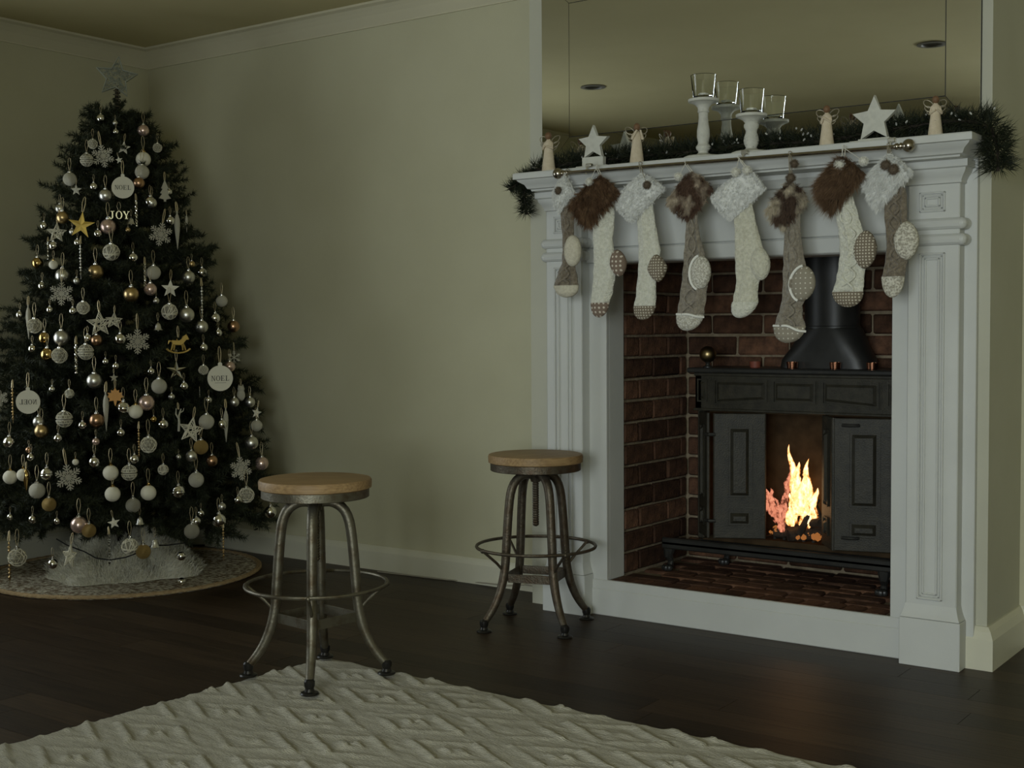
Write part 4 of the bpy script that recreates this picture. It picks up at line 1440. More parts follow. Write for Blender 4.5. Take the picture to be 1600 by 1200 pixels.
hgt = .0085 + .0100 * np.minimum(1, 1.35 * ridge) * brk + .0034 * (vnoise(8, 90, 4) - .5) + .0012 * (vnoise(60, 140, 5) - .5)
edge = np.minimum.reduce([uu, vv, LX - uu, LY - vv])
hgt = hgt * np.clip(edge / .012, 0, 1) ** .5 + .0006
wob = .005 * (vnoise(20, 20, 8) - .5) * (edge < .012)
verts = np.stack([px_ + wob, py_ + wob, hgt], -1).reshape(-1, 3)
idx = np.arange(nx * ny).reshape(nx, ny)
faces = np.stack([idx[:-1, :-1], idx[:-1, 1:], idx[1:, 1:], idx[1:, :-1]], -1).reshape(-1, 4)
rug = put('rug', pymesh('rug', verts, faces, M['rug'], True))
tag(rug, 'cream wool rug with raised lozenge ridges on the dark floor', 'rug')

# ================================================================== TREE MAT, SKIRT
TX, TY = -1.87, -.52
t = thing('tree_mat', 'large round flecked jute mat under the christmas tree', 'mat', (TX, TY, 0))
bm = bmn()
lathe(bm, [(.001, .010), (.25, .0105), (.45, .010), (.606, .010), (.608, 0), (.001, 0)], seg=80, cap=False)
obj('weave', bm, M['matm'], t)
for rr_ in (.612, .600):
    bm = bmn()
    K = 150
    tube(bm, [(rr_ * math.cos(2 * PI * k / K), rr_ * math.sin(2 * PI * k / K), .0085 + .0022 * (k % 2)) for k in range(K)], .0075, 6, True)
    obj('braided_edge', bm, M['braid'], t)
t = thing('tree_skirt', 'white plush skirt heaped in folds around the foot of the christmas tree', 'tree skirt', (TX, TY, .011))
K, J = 96, 22
bm = bmn()
rings = []
def skirt_h(a, s):
    return (.150 + .060 * math.sin(3 * a + 1.1) + .045 * math.sin(7 * a)) * (1 - s) ** 1.3 + .038 * (1 + 1.1 * math.sin(9 * a + 5 * s) * math.sin(5 * a + 1 - 3 * s)) * (1 - abs(2 * s - 1) ** 2) + .018 * (1 - s ** 6)
def skirt_r(a, s):
    return .055 + s * (.30 + .030 * math.sin(4 * a + .5) + .018 * math.sin(9 * a))
for j in range(J + 1):
    s = j / J
    rings.append([bm.verts.new((skirt_r(2 * PI * k / K, s) * math.cos(2 * PI * k / K), skirt_r(2 * PI * k / K, s) * math.sin(2 * PI * k / K), max(.002, skirt_h(2 * PI * k / K, s)))) for k in range(K)])
for a, b in zip(rings, rings[1:]):
    for k in range(K):
        bm.faces.new((a[k], a[(k + 1) % K], b[(k + 1) % K], b[k]))
obj('cloth', bm, M['skirt'], t)
R_, D_ = [], []
for _ in range(16000):
    a, s = rnd.uniform(0, 2 * PI), rnd.random() ** .7
    r_ = skirt_r(a, s)
    R_.append((r_ * math.cos(a), r_ * math.sin(a), max(.002, skirt_h(a, s))))
    D_.append((math.cos(a) * .7 + rnd.gauss(0, .5), math.sin(a) * .7 + rnd.gauss(0, .5), .9 + rnd.gauss(0, .4)))
bv, bf, bt = blades(R_, D_, nrs.uniform(.016, .034, len(R_)), .0042)
o = put('pile', pymesh('pile', bv, bf, M['skirt'], False, bt), t)
o['kind'] = 'stuff'

# ================================================================== CHRISTMAS TREE
RZ = [(-.1, .50), (.05, .60), (.12, .72), (.2, .775), (.37, .735), (.80, .630), (1.1, .535), (1.35, .430), (1.76, .325), (2.0, .19), (2.16, .085), (2.24, .03), (2.6, .0)]


def tree_r(z):
    for (a, ra_), (b, rb_) in zip(RZ, RZ[1:]):
        if a <= z <= b:
            return ra_ + (rb_ - ra_) * (z - a) / (b - a)
    return 0.0


def branch_mesh(L, seed):
    r = random.Random(seed)
    roots, dirs, wires = [], [], []
    def twig(a, b, dens, ln, start=.0):
        a, b = Vector(a), Vector(b)
        t_ = (b - a).normalized()
        n = int((b - a).length * dens)
        for _ in range(n):
            s = start + (1 - start) * r.random()
            v = Vector((r.gauss(0, 1), r.gauss(0, 1), r.gauss(0, 1)))
            v = (v - t_ * v.dot(t_)).normalized()
            roots.append(tuple(a.lerp(b, s)))
            dirs.append(tuple(v * .95 + t_ * r.uniform(.35, .9)))
        wires.append((a, b))
    tipz = -.06 * L
    twig((0, 0, 0), (L, 0, tipz), 950, .03, .25)
    n = max(5, int(L / .045))
    for k in range(n):
        s = .22 + .74 * k / n
        base = Vector((L * s, 0, tipz * s))
        for sg in (-1, 1):
            tl = (.085 + .13 * (1 - s) * min(1, L / .5)) * r.uniform(.8, 1.2) * min(1, .62 + L)
            ang = r.uniform(.55, .95)
            e = base + Vector((math.cos(ang) * tl, sg * math.sin(ang) * tl, r.uniform(-.3, .35) * tl))
            twig(base, e, 1250, .03)
    v, f, _ = blades(roots, dirs, nrs.uniform(.018, .032, len(roots)), .0034)
    vs, fs, n0 = [v], [f], len(v)
    for a, b in wires:
        t_ = (b - a).normalized()
        s1 = t_.cross(Vector((0, 0, 1))).normalized() * .0035
        s2 = Vector((0, 0, .0035))
        q = np.array([tuple(a + s1), tuple(a - s1), tuple(a + s2), tuple(b)])
        vs.append(q)
        fs.append(np.array([(0, 1, 3), (1, 2, 3), (2, 0, 3)]) + n0)
        n0 += 4
    return pymesh('branch', np.vstack(vs), np.vstack(fs), M['needle'])


tree = thing('christmas_tree', 'tall dark green artificial christmas tree crowded with silver and gold ornaments', 'christmas tree', (TX, TY, 0))
bm = bmn()
tube(bm, [(0, 0, .02), (0, 0, .9), (0, 0, 1.7), (0, 0, 2.22)], [.026, .022, .016, .008], 10)
for k in range(4):
    a = k * PI / 2 + .5
    tube(bm, [(0, 0, .10), (.10 * math.cos(a), .10 * math.sin(a), .06), (.22 * math.cos(a), .22 * math.sin(a), .016)], .010, 6)
obj('trunk', bm, M['bark'], tree)
LENS = (.12, .2, .3, .42, .55, .70)
BM = {L: [branch_mesh(L, int(L * 100) + k) for k in range(2)] for L in LENS}
nbr = 0
zs = np.concatenate([np.linspace(.31, 1.8, 19), np.linspace(1.86, 2.08, 5)])
for wi, z in enumerate(zs):
    R = tree_r(z)
    count = max(7, int(5 + R * 13.2))
    for k in range(count):
        a = 2 * PI * (k + .5 * (wi % 2)) / count + rnd.uniform(-.12, .12)
        tilt = .32 - .44 * (1 - z / 2.2) + rnd.uniform(-.10, .10)       # up near the top, flat to drooping below
        if z > 1.9:
            tilt += .15
        L = R * rnd.uniform(.80, 1.05)
        ca, sa = math.cos(a), math.sin(a)
        if ca < 0:
            L = min(L, (TX - XL - .07) / -ca)
        if sa > 0:
            L = min(L, (YB0 - TY - .06) / sa)
        Lb = min(LENS, key=lambda q: abs(q - L))
        me = BM[Lb][rnd.randrange(2)]
        o = put('branch', me, tree, (0, 0, z - L * math.sin(tilt) * .55))
        o.rotation_euler = (rnd.uniform(-.5, .5), -tilt, a)
        s = L / Lb
        o.scale = (s, min(1.15, s), min(1.15, s))
        nbr += 1
o = put('branch', BM[.12][0], tree, (0, 0, 2.07), (0, -PI / 2 + .1, 0), (.75, .6, .6))

# ================================================================== ORNAMENTS
# every style is a list of (part name, mesh); unit size 1 = ball radius or half height
def cap_mesh(top=1.0, m='capm'):
    bm = bmn()
    lathe(bm, [(.30, top - .07), (.30, top + .10), (.24, top + .15), (.06, top + .17)], seg=12)
    tube(bm, [(.10 * math.cos(a), 0, top + .25 + .10 * math.sin(a)) for a in [2 * PI * k / 10 for k in range(10)]], .03, 5, True)
    return mesh_of('cap', bm, M[m])


def loop_mesh(top=1.3, h=1.9, w=.28):
    bm = bmn()
    tube(bm, [(-.04, 0, top), (-w * .8, .05, top + h * .55), (-w * .5, .12, top + h * .9), (0, .16, top + h), (w * .5, .12, top + h * .9), (w * .8, .05, top + h * .55), (.04, 0, top)], .030, 4)
    return mesh_of('hanging_loop', bm, M['thread'])


CAP, LOOP = cap_mesh(), loop_mesh()
CAPG = cap_mesh(1.0, 'gold')


def ball_style(m, seg=(28, 18), cap=None, ribs=False):
    bm = bmn()
    if ribs:
        lathe(bm, [(max(.001, math.cos(p) * (1 + (.03 if k % 2 else -.03))), math.sin(p)) for k, p in enumerate(np.linspace(-PI / 2, PI / 2, 21))], seg=26, cap=False)
    else:
        ball(bm, 1.0, *seg)
    return [('ball', mesh_of('ball', bm, M[m])), ('cap', cap or CAP), ('hanging_loop', LOOP)]


def lace_ball(m, sub=2, th=.055, core='grey_glitter', holes=True):
    bm = bmn()
    r = bmesh.ops.create_icosphere(bm, subdivisions=sub, radius=1.0)
    rr = random.Random(3)
    for v in bm.verts:
        v.co = (v.co + Vector((rr.gauss(0, .05), rr.gauss(0, .05), rr.gauss(0, .05)))).normalized()
    bmesh.ops.wireframe(bm, faces=bm.faces[:], thickness=th * 2.2, use_replace=True, use_even_offset=False)
    b2 = bmn(); ball(b2, .86, 16, 10)
    return [('ball', mesh_of('ball', bm, M[m], False)), ('core', mesh_of('core', b2, M[core])), ('cap', CAP), ('hanging_loop', LOOP)]


def twine_ball(m):
    bm = bmn()
    rr = random.Random(9)
    for k in range(17):
        ax = Vector((rr.gauss(0, 1), rr.gauss(0, 1), rr.gauss(0, 1))).normalized()
        p = ax.orthogonal().normalized()
        q = ax.cross(p)
        off = rr.uniform(-.45, .45)
        rad = math.sqrt(1 - off * off)
        tube(bm, [ax * off + (p * math.cos(2 * PI * j / 20) + q * math.sin(2 * PI * j / 20)) * rad for j in range(20)], .055, 5, True)
    b2 = bmn(); ball(b2, .9, 16, 10)
    return [('ball', mesh_of('ball', bm, M[m])), ('core', mesh_of('core', b2, M['grey_glitter'])), ('cap', CAP), ('hanging_loop', LOOP)]


def ornate_ball(m):
    """sphere set with raised rings and scrolls"""
    bm = bmn()
    for t_ in (-.5, -.15, .15, .5):
        tube(bm, [(math.cos(2 * PI * k / 24) * math.cos(t_), math.sin(2 * PI * k / 24) * math.cos(t_), math.sin(t_)) for k in range(24)], .05, 5, True)
    for a in range(10):
        for zc in (-.33, .33):
            c = Vector((math.cos(a * PI / 5) * math.cos(zc), math.sin(a * PI / 5) * math.cos(zc), math.sin(zc)))
            p = c.cross(Vector((0, 0, 1))).normalized()
            q = c.cross(p)
            tube(bm, [(c + (p * math.cos(2 * PI * k / 8) + q * math.sin(2 * PI * k / 8)) * .15).normalized() for k in range(8)], .045, 5, True)
    for s in (-1, 1):
        for a in range(8):
            tube(bm, [Vector((math.cos(a * PI / 4) * math.cos(e), math.sin(a * PI / 4) * math.cos(e), s * math.sin(e))) for e in (.55, .8, 1.1, 1.4)], .045, 5)
    b2 = bmn(); ball(b2, .93, 18, 12)
    return [('ball', mesh_of('ball', bm, M[m])), ('core', mesh_of('core', b2, M['grey_glitter'])), ('cap', CAP), ('hanging_loop', LOOP)]


def snowflake_style(m, full=True):
    bm = bmn()
    for k in range(6):
        R6 = Matrix.Rotation(k * PI / 3, 4, 'Y')
        box(bm, (-.045, -.06, 0), (.045, .06, 1.0), .015, R6)
        for z_, l in ((.30, .28), (.52, .36), (.74, .26)) if full else ((.45, .3), (.7, .22)):
            for s in (-1, 1):
                box(bm, (-.040, -.05, 0), (.040, .05, l), .012, R6 @ Matrix.Translation((0, 0, z_)) @ Matrix.Rotation(s * .85, 4, 'Y'))
        if full:
            R7 = Matrix.Rotation(k * PI / 3 + PI / 6, 4, 'Y')
            box(bm, (-.04, -.05, 0), (.04, .05, .62), .012, R7)
            for s in (-1, 1):
                box(bm, (-.035, -.045, 0), (.035, .045, .2), .01, R7 @ Matrix.Translation((0, 0, .42)) @ Matrix.Rotation(s * .85, 4, 'Y'))
    return [('snowflake', mesh_of('snowflake', bm, M[m], False)), ('hanging_loop', loop_mesh(1.0, 1.2, .09))]


def star_style(m, th=.12, R=1.0, r=.42, loop=True):
    bm = bmn()
    P = star_poly(R, r)
    # faceted five-pointed star
    f = [bm.verts.new((x, -.02, z)) for x, z in P]
    b = [bm.verts.new((x, .02, z)) for x, z in P]
    c0, c1 = bm.verts.new((0, -th, 0)), bm.verts.new((0, th, 0))
    for k in range(10):
        j = (k + 1) % 10
        bm.faces.new((c0, f[k], f[j])); bm.faces.new((c1, b[j], b[k])); bm.faces.new((f[k], b[k], b[j], f[j]))
    out = [('star', mesh_of('star', bm, M[m], False))]
    return out + ([('hanging_loop', loop_mesh(.95, 1.1, .14))] if loop else [])


def wicker_style(m, narrow=1.0):
    bm = bmn()
    P = [Vector((x * narrow, 0, z)) for x, z in star_poly(1.0, .43)]
    rr = random.Random(4)
    for y_ in (-.06, .06):
        tube(bm, [p + Vector((0, y_, 0)) for p in P], .055, 5, True)
    for k in range(10):
        for s in (.25, .5, .75):
            a = P[k].lerp(P[(k + 1) % 10], s)
            b = P[(k + 3 + rr.randrange(4)) % 10].lerp(P[(k + 4) % 10], rr.random())
            b = a.lerp(b, .55)
            tube(bm, [a + Vector((0, -.07, 0)), (a + b) / 2 + Vector((0, -.16, 0)), b + Vector((0, -.09, 0))], .035, 4)
    for k in range(0, 10, 2):
        tube(bm, [P[k], P[(k + 4) % 10]], .03, 4)
    return [('star', mesh_of('star', bm, M[m])), ('hanging_loop', loop_mesh(.95, .9, .10))]


def bead_style(m, n=9):
    bm = bmn()
    prof = [(.012, .97)]
    for k in range(n):
        z = .92 - k * (1.55 / n)
        h = 1.55 / n
        r = (.05, .085, .065)[k % 3]
        prof += [(.018, z), (r, z - h * .28), (r, z - h * .55), (.018, z - h * .85)]
    prof += [(.02, -.64), (.08, -.70), (.055, -.78), (.02, -.86), (.012, -1.0)]
    lathe(bm, prof, seg=12)
    return [('icicle', mesh_of('icicle', bm, M[m])), ('hanging_loop', loop_mesh(.97, .45, .035))]


def drop_style(m, wd=.15):
    bm = bmn()
    lathe(bm, [(.03, 1.0), (.05, .93), (.03, .88), (wd * .55, .75), (wd * .9, .55), (wd, .30), (wd * .85, 0), (wd * .6, -.35), (wd * .3, -.7), (.008, -1.0)], seg=16)
    return [('icicle', mesh_of('icicle', bm, M[m])), ('hanging_loop', loop_mesh(1.0, .5, .06))]


def spiral_style(m):
    bm = bmn()
    for o in (0, PI):
        tube(bm, [(.055 * math.cos(k * .55 + o), .055 * math.sin(k * .55 + o), .95 - k * 1.75 / 44) for k in range(45)], .045, 6)
    ball(bm, .10, 12, 8, (0, 0, -.9))
    return [('icicle', mesh_of('icicle', bm, M[m])), ('hanging_loop', loop_mesh(.95, .45, .05))]


def bell_style(m):
    bm = bmn()
    lathe(bm, [(.95, -.75), (1.0, -.70), (.72, -.30), (.62, .2), (.48, .6), (.2, .85), (.05, .9), (.05, 1.05)], seg=18)
    ball(bm, .2, 10, 8, (0, 0, -.8))
    return [('bell', mesh_of('bell', bm, M[m])), ('hanging_loop', LOOP)]


def fir_style(m):
    bm = bmn()
    prism(bm, [(-.10, -1), (.10, -1), (.10, -.78), (.55, -.70), (.22, -.30), (.44, -.22), (.16, .15), (.32, .22), (0, 1.0), (-.32, .22), (-.16, .15), (-.44, -.22), (-.22, -.30), (-.55, -.70), (-.10, -.78)], -.10, .10, bev=.03)
    return [('fir', mesh_of('fir', bm, M[m], False)), ('hanging_loop', loop_mesh(.95, .8, .08))]


def twig_style(m):
    bm = bmn()
    tube(bm, [(0, 0, -1), (.05, 0, -.2), (.02, 0, .3), (.25, .02, .95)], [.11, .10, .09, .05], 7)
    tube(bm, [(.02, 0, .1), (-.22, .03, .5), (-.18, .03, 1.0)], [.08, .07, .04], 6)
    tube(bm, [(.12, 0, .6), (.42, 0, .75), (.5, 0, 1.0)], [.06, .05, .03], 6)
    return [('twig', mesh_of('twig', bm, M[m])), ('hanging_loop', loop_mesh(.9, .6, .08))]


def owl_style(m):
    bm = bmn()
    ball(bm, 1, 16, 12, (0, 0, -.25), (.50, .42, .72)); ball(bm, 1, 14, 10, (0, -.05, .48), (.42, .38, .40))
    for s in (-1, 1):
        lathe(bm, [(.14, 0), (.01, .3)], (s * .24, 0, .75), 8)
        ball(bm, .11, 8, 6, (s * .16, -.38, .55))
    return [('owl', mesh_of('owl', bm, M[m])), ('hanging_loop', loop_mesh(.9, .8, .10))]


def leaf_style(m):
    bm = bmn()
    H_ = [(0, 1.0), (.16, .62), (.42, .72), (.36, .40), (.78, .46), (.60, .20), (.92, -.02), (.52, -.14), (.62, -.48), (.16, -.36), (.05, -.95)]
    prism(bm, H_ + [(-x, z) for x, z in reversed(H_[1:])], -.05, .05, bev=.02)
    return [('leaf', mesh_of('leaf', bm, M[m], False)), ('hanging_loop', loop_mesh(.95, .9, .10))]


def horse_style(m):
    bm = bmn()
    # body, neck and head, four legs, tail, saddle, then the two rockers
    prism(bm, [(-.52, .02), (-.30, -.06), (.20, -.08), (.42, .0), (.50, .25), (.66, .44), (.88, .36), (.92, .50), (.74, .70), (.70, .88), (.60, .76), (.40, .72), (.28, .42), (.10, .30), (-.24, .30), (-.48, .38), (-.60, .30)], -.12, .12, bev=.04)
    for x0, x1 in ((-.46, -.62), (-.34, -.40), (.28, .38), (.38, .62)):
        tube(bm, [(x0, 0, .05), ((x0 + x1) / 2 + .03, 0, -.22), (x1, 0, -.52)], [.10, .075, .065], 7)
    tube(bm, [(-.56, 0, .28), (-.78, 0, .30), (-.86, 0, .02)], [.07, .10, .03], 7)
    tube(bm, [(-.12, -.1, .34), (-.10, 0, .42), (-.12, .1, .34)], .06, 6)
    for y_ in (-.13, .13):
        tube(bm, [(-1.0, y_, -.38), (-.8, y_, -.56), (-.45, y_, -.70), (0, y_, -.76), (.45, y_, -.70), (.8, y_, -.56), (1.0, y_, -.38)], .075, 7)
    for x_ in (-.45, .45):
        tube(bm, [(x_, -.13, -.68), (x_, .13, -.68)], .05, 6)
    return [('horse', mesh_of('horse', bm, M[m])), ('hanging_loop', loop_mesh(.6, 1.0, .10))]


# serif capitals out of strokes on a unit square
def _serif(x, z, w=.30):
    return (x - w / 2, z, x + w / 2, z + .05)


GLY = {
    'N': ([(.14, 0, .21, 1), (.79, 0, .86, 1), (.02, 0, .33, .05), (.02, .95, .30, 1), (.67, .95, .98, 1)], [[(.14, 1), (.32, 1), (.86, 0), (.74, 0)]]),
    'E': ([(.16, 0, .34, 1), (.04, 0, .86, .06), (.04, .94, .84, 1), (.34, .47, .66, .53), (.80, 0, .86, .26), (.78, .76, .84, 1), (.62, .38, .67, .62)], []),
    'L': ([(.18, 0, .36, 1), (.04, 0, .86, .06), (.04, .94, .50, 1), (.80, 0, .86, .30)], []),
    'J': ([(.52, .18, .70, 1), (.34, .94, .88, 1)], [[(.52, .2), (.70, .2), (.62, .05), (.40, -.06), (.14, .02), (.12, .22), (.26, .24), (.30, .08), (.44, .06)]]),
    'Y': ([(.41, 0, .59, .48), (.28, 0, .72, .05), (0, .95, .34, 1), (.66, .95, 1, 1)], [[(.05, .98), (.25, .98), (.59, .42), (.42, .42)], [(.78, .98), (.88, .98), (.55, .38), (.47, .40)]]),
}


def word_bm(word, h, y0, y1, mirror=False, gap=.14):
    bm = bmn()
    wl = h * .86
    total = len(word) * wl + (len(word) - 1) * gap * h
    x = -total / 2
    sg = -1 if mirror else 1
    for ch in word:
        if ch == 'O':
            out, inn = [], []
            for k in range(24):
                a = 2 * PI * k / 24
                out.append(bm.verts.new((sg * (x + wl * (.5 + .48 * math.cos(a))), y0, h * (.5 + .52 * math.sin(a)) - h / 2)))
                inn.append(bm.verts.new((sg * (x + wl * (.5 + .30 * math.cos(a))), y0, h * (.5 + .46 * math.sin(a)) - h / 2)))
            for k in range(24):
                j = (k + 1) % 24
                bm.faces.new((out[k], out[j], inn[j], inn[k]))
        else:
            bxs, pol = GLY[ch]
            for a, b, c, d_ in bxs:
                box(bm, (sg * (x + a * wl), y0, b * h - h / 2), (sg * (x + c * wl), y1, d_ * h - h / 2))
            for pp in pol:
                prism(bm, [(sg * (x + a * wl), b * h - h / 2) for a, b in pp], y0, y1)
        x += wl + gap * h
    return bm


def noel_style(mirror, line2):
    bm = bmn()
    ring = [(math.cos(2 * PI * k / 40), math.sin(2 * PI * k / 40)) for k in range(40)]
    prism(bm, ring, -.06, .06, bev=.015)
    prism(bm, [(-.16, .96), (.16, .96), (.16, 1.16), (.08, 1.24), (-.08, 1.24), (-.16, 1.16)], -.05, .05)
    b2 = word_bm('NOEL', .40, -.080, -.055, mirror, .07)
    if line2:
        for k in range(9):
            box(b2, (-.42 + k * .10, -.075, -.37), (-.37 + k * .10, -.055, -.33))
    return [('disc', mesh_of('disc', bm, M['wood_white'], True, .5)), ('lettering', mesh_of('lettering', b2, M['letter'], False)), ('hanging_loop', loop_mesh(1.2, 1.3, .14))]


STY = {
    'silver': ('shiny silver ball', ball_style('silver')), 'satin': ('satin silver ball', ball_style('satin')), 'glitter': ('white glitter ball', ball_style('glitter')),
    'grey': ('grey glitter ball', ball_style('grey_glitter')), 'white': ('frosted white ball', ball_style('white_ball', cap=CAPG)), 'gold': ('shiny gold ball', ball_style('gold')),
    'goldsatin': ('satin gold ball', ball_style('gold_satin')), 'goldglit': ('gold glitter ball', ball_style('gold_glitter')), 'rose': ('pearly pink ball', ball_style('rose')),
    'copper': ('satin copper ball', ball_style('copper_satin')), 'disco': ('ridged silver ball', ball_style('silver', ribs=True)), 'lace': ('openwork white ball', lace_ball('twine')),
    'twine': ('twine-wound white ball', twine_ball('twine')), 'ornate': ('white ball with raised scrolls', ornate_ball('twine')),
    'flake': ('lacy white snowflake', snowflake_style('glitter')), 'flakes': ('plain white snowflake', snowflake_style('glitter', False)),
    'star': ('flat white star', star_style('wood_white')), 'gstar': ('golden hammered star', star_style('gold_star', .10, 1.0, .36)), 'sstar': ('mirror silver star', star_style('silver', .2, 1.0, .34)), 'glstar': ('white glitter star', star_style('glitter', .12)),
    'wicker': ('openwork wicker star', wicker_style('twine')), 'wickern': ('narrow openwork wicker star turned sideways', wicker_style('twine', .55)),
    'bead': ('beaded silver icicle', bead_style('satin')), 'gbead': ('beaded gold icicle', bead_style('gold_satin')), 'glass': ('clear glass beaded icicle', bead_style('glass')),
    'drop': ('long white glitter drop', drop_style('glitter')), 'gdrop': ('twisted gold drop', drop_style('gold', .26)), 'spiral': ('twisted silver icicle', spiral_style('silver')),
    'bell': ('little silver bell', bell_style('satin')), 'fir': ('white fir-tree cutout', fir_style('glitter')), 'twig': ('white glitter twig', twig_style('glitter')), 'owl': ('white glitter owl', owl_style('glitter')),
    'leaf': ('copper maple leaf', leaf_style('leaf')), 'horse': ('golden rocking horse', horse_style('horse')),
    'noel': ('white wooden disc lettered NOEL', noel_style(False, False)), 'noel2': ('white NOEL disc underlined with dots', noel_style(False, True)), 'leon': ('white wooden disc with NOEL reversed', noel_style(True, False)),
    'joy': ('silver word JOY', [('word', mesh_of('word', word_bm('JOY', 1.6, -.10, .10, gap=.05), M['silver'], False)), ('hanging_loop', loop_mesh(.7, 2.0, .5))]),
}
# style, picture x, picture y, size in picture pixels
ORN = '''silver 157.5 185 6.6;rose 224 204 9;lace 145 225 7.5;flake 161 244 18;star 193 231 11;ornate 135.5 250 10;white 224 249 11.5;glitter 222 269 11;noel 192 293 17;copper 217 286 9;glitter 109 280 10.5
silver 146.5 291.5 6;satin 165 305.5 10;glstar 119 297 9;joy 186 336 7.5;goldsatin 98 340 10;gstar 127 352 22;wicker 88.6 364 15.5;satin 113 362 5;rose 169 354 12;silver 153 365 6.5;spiral 213 333 22;silver 234.5 315 8;bell 205 346 6
goldsatin 200 359 4;silver 69 353 6.5;satin 93.5 326 7;twine 174 394 12.5;silver 208 402.6 7.5;silver 121 379 5.5;bead 126 408 28;silver 83.5 384 7;gold 58.6 411 9;white 83.5 413.6 7;goldsatin 149.5 425 12;satin 98 431 11.5
silver 66 446.6 6.6;flake 96 458.7 19;goldsatin 205 460 12;satin 120 439 5.5;lace 130 481 10;silver 114 486 6;silver 78 484 5.5;silver 31 492 6;spiral 226.5 432 22;spiral 75 391 15
lace 246 231 7;fir 257.5 298 17;satin 237 317 8;flake 251 366 18.5;silver 266 345 7;drop 277 360 30;drop 291.6 349 14;glitter 240 426 11;satin 294.5 433 10;silver 315.5 426 7.5;goldsatin 299.7 412.5 5;star 266 451 14.5;rose 235 452 10
glitter 346.5 470.5 9;twine 265 487 12;satin 291.6 492 12;bead 315.4 474 28;silver 336 497 8;drop 44.5 503 27;lace 54 509 11.5;gold 70 528 9.5;satin 96 528 12;gold 74 554 10.5;lace 93 555.5 12;silver 50.6 545 6.5;wicker 156 506 20;wicker 178 501 13
silver 137 528 6;copper 151 532 9;silver 188 530 9;flake 215 533.6 20;spiral 119 560 25;ornate 134 550 12;satin 147.5 595 12;leon 44 628 18.5;gbead 20 633 28;flake 0 622 13;twine 108.5 615 7;silver 81.6 608 5;drop 165.6 643 31
leaf 180 620 15;disco 193 637 10;rose 229 629.5 12.5;white 212 643 11;satin 60.6 659 9;goldsatin 65 673.6 11;ornate 100.4 655 12.5;silver 129 664.7 7;copper 151 657 11.5;silver 189 676 6.5;silver 91 685 7;silver 15 691 10;silver 48.7 714.6 6.5;copper 45 703 5
white 16 745.6 11;white 36.4 742 10;gdrop 41 750 19;disco 73.6 740.6 10.5;glitter 58 766.7 12.5;flake 107 746 21;silver 147.6 722 9;white 173 738.7 12;ornate 202 738.7 12;lace 232 695 12.5;gbead 217 694 25;silver 210 717.6 7.5
white 176 772 12;goldglit 76.7 788 11;grey 208 789.7 11.5;white 232 770 12;silver 16 807.7 5;silver 51 811.5 6.5;silver 89 814 5;rose 123.4 820 13;goldglit 139 829 11;star 178 817 10;bell 218.5 814 7;lace 27 871 14;gbead 14.6 878 34
wickern 109 869 20;silver 82.4 881 8;twine 203 853.7 12.5;goldglit 224 862 11.5;glass 170.6 860 26;silver 181 572 5.5;silver 236 580 5.5;satin 315 510.7 10;copper 365 510 9.5;silver 341 520 6;bell 247 510.7 7;horse 278.6 538 18;sstar 275.6 579 16
silver 317.8 543 6.5;flakes 365.7 558.6 11;lace 318 578 7.5;noel2 344 591 20;rose 359 573 8.5;glitter 248.7 603.5 12;silver 287.5 603.5 6.5;twig 279 656 18;wicker 298.6 672 20;glitter 322.7 659 12;drop 353 664 27;silver 346.5 663 8
satin 366 628.5 7.5;owl 376.5 614 13;satin 390.6 628.5 8;star 401 645 9.5;glitter 401 665 9;silver 255 663 8;goldglit 314 698.6 11.5;satin 299 713 9;copper 331 720 9;twine 255 734 8;glitter 306.6 749.7 12;disco 278.6 767.7 10;satin 393 692 10.5
flake 376.5 732 19;rose 409 724 10.5;lace 385 773.5 12;silver 371.5 781 6.5;silver 422.5 800 9.5;silver 342 813 11;satin 347 791.5 6;grey 299.7 830 12;silver 306.6 814.5 7;silver 314 802 5;gbead 349 850 26;bell 242 849 8;bead 312 614 7;satin 279 714 4
silver 181 206 4.5;satin 180 192 4;star 186 250 6;silver 264 300 5;glstar 178 590 7;satin 244 470 5;white 118 722 5;silver 326 625 5;rose 150 690 6;gold 240 655 5;satin 268 620 5;silver 165 565 5'''
orn = []
for row in ORN.replace('\n', ';').split(';'):
    s_, a_, b_, c_ = row.split()
    orn.append((s_, float(a_), float(b_), float(c_)))
LMK = {'gstar': 'the golden star', 'joy': 'the word JOY', 'horse': 'the rocking horse', 'leaf': 'the copper leaf', 'leon': 'the reversed NOEL disc', 'noel': 'the highest NOEL disc', 'noel2': 'the dotted NOEL disc', 'sstar': 'the mirror star', 'owl': 'the owl', 'wickern': 'the sideways wicker star', 'glass': 'the glass icicle', 'twig': 'the twig ornament'}
land = [(LMK[s_], a_, b_) for s_, a_, b_, c_ in orn if s_ in LMK] + [('the snowflake below the rose ball', 376.5, 732)]
land = land[:-1]
SEC = ('right of', 'above and right of', 'above', 'above and left of', 'left of', 'below and left of', 'below', 'below and right of')
ORD = ('first', 'second', 'third', 'fourth', 'fifth', 'sixth', 'seventh', 'eighth')


def sector(a_, b_, la, lb):
    return int(((math.degrees(math.atan2(lb - b_, a_ - la)) + 22.5) % 360) // 45)


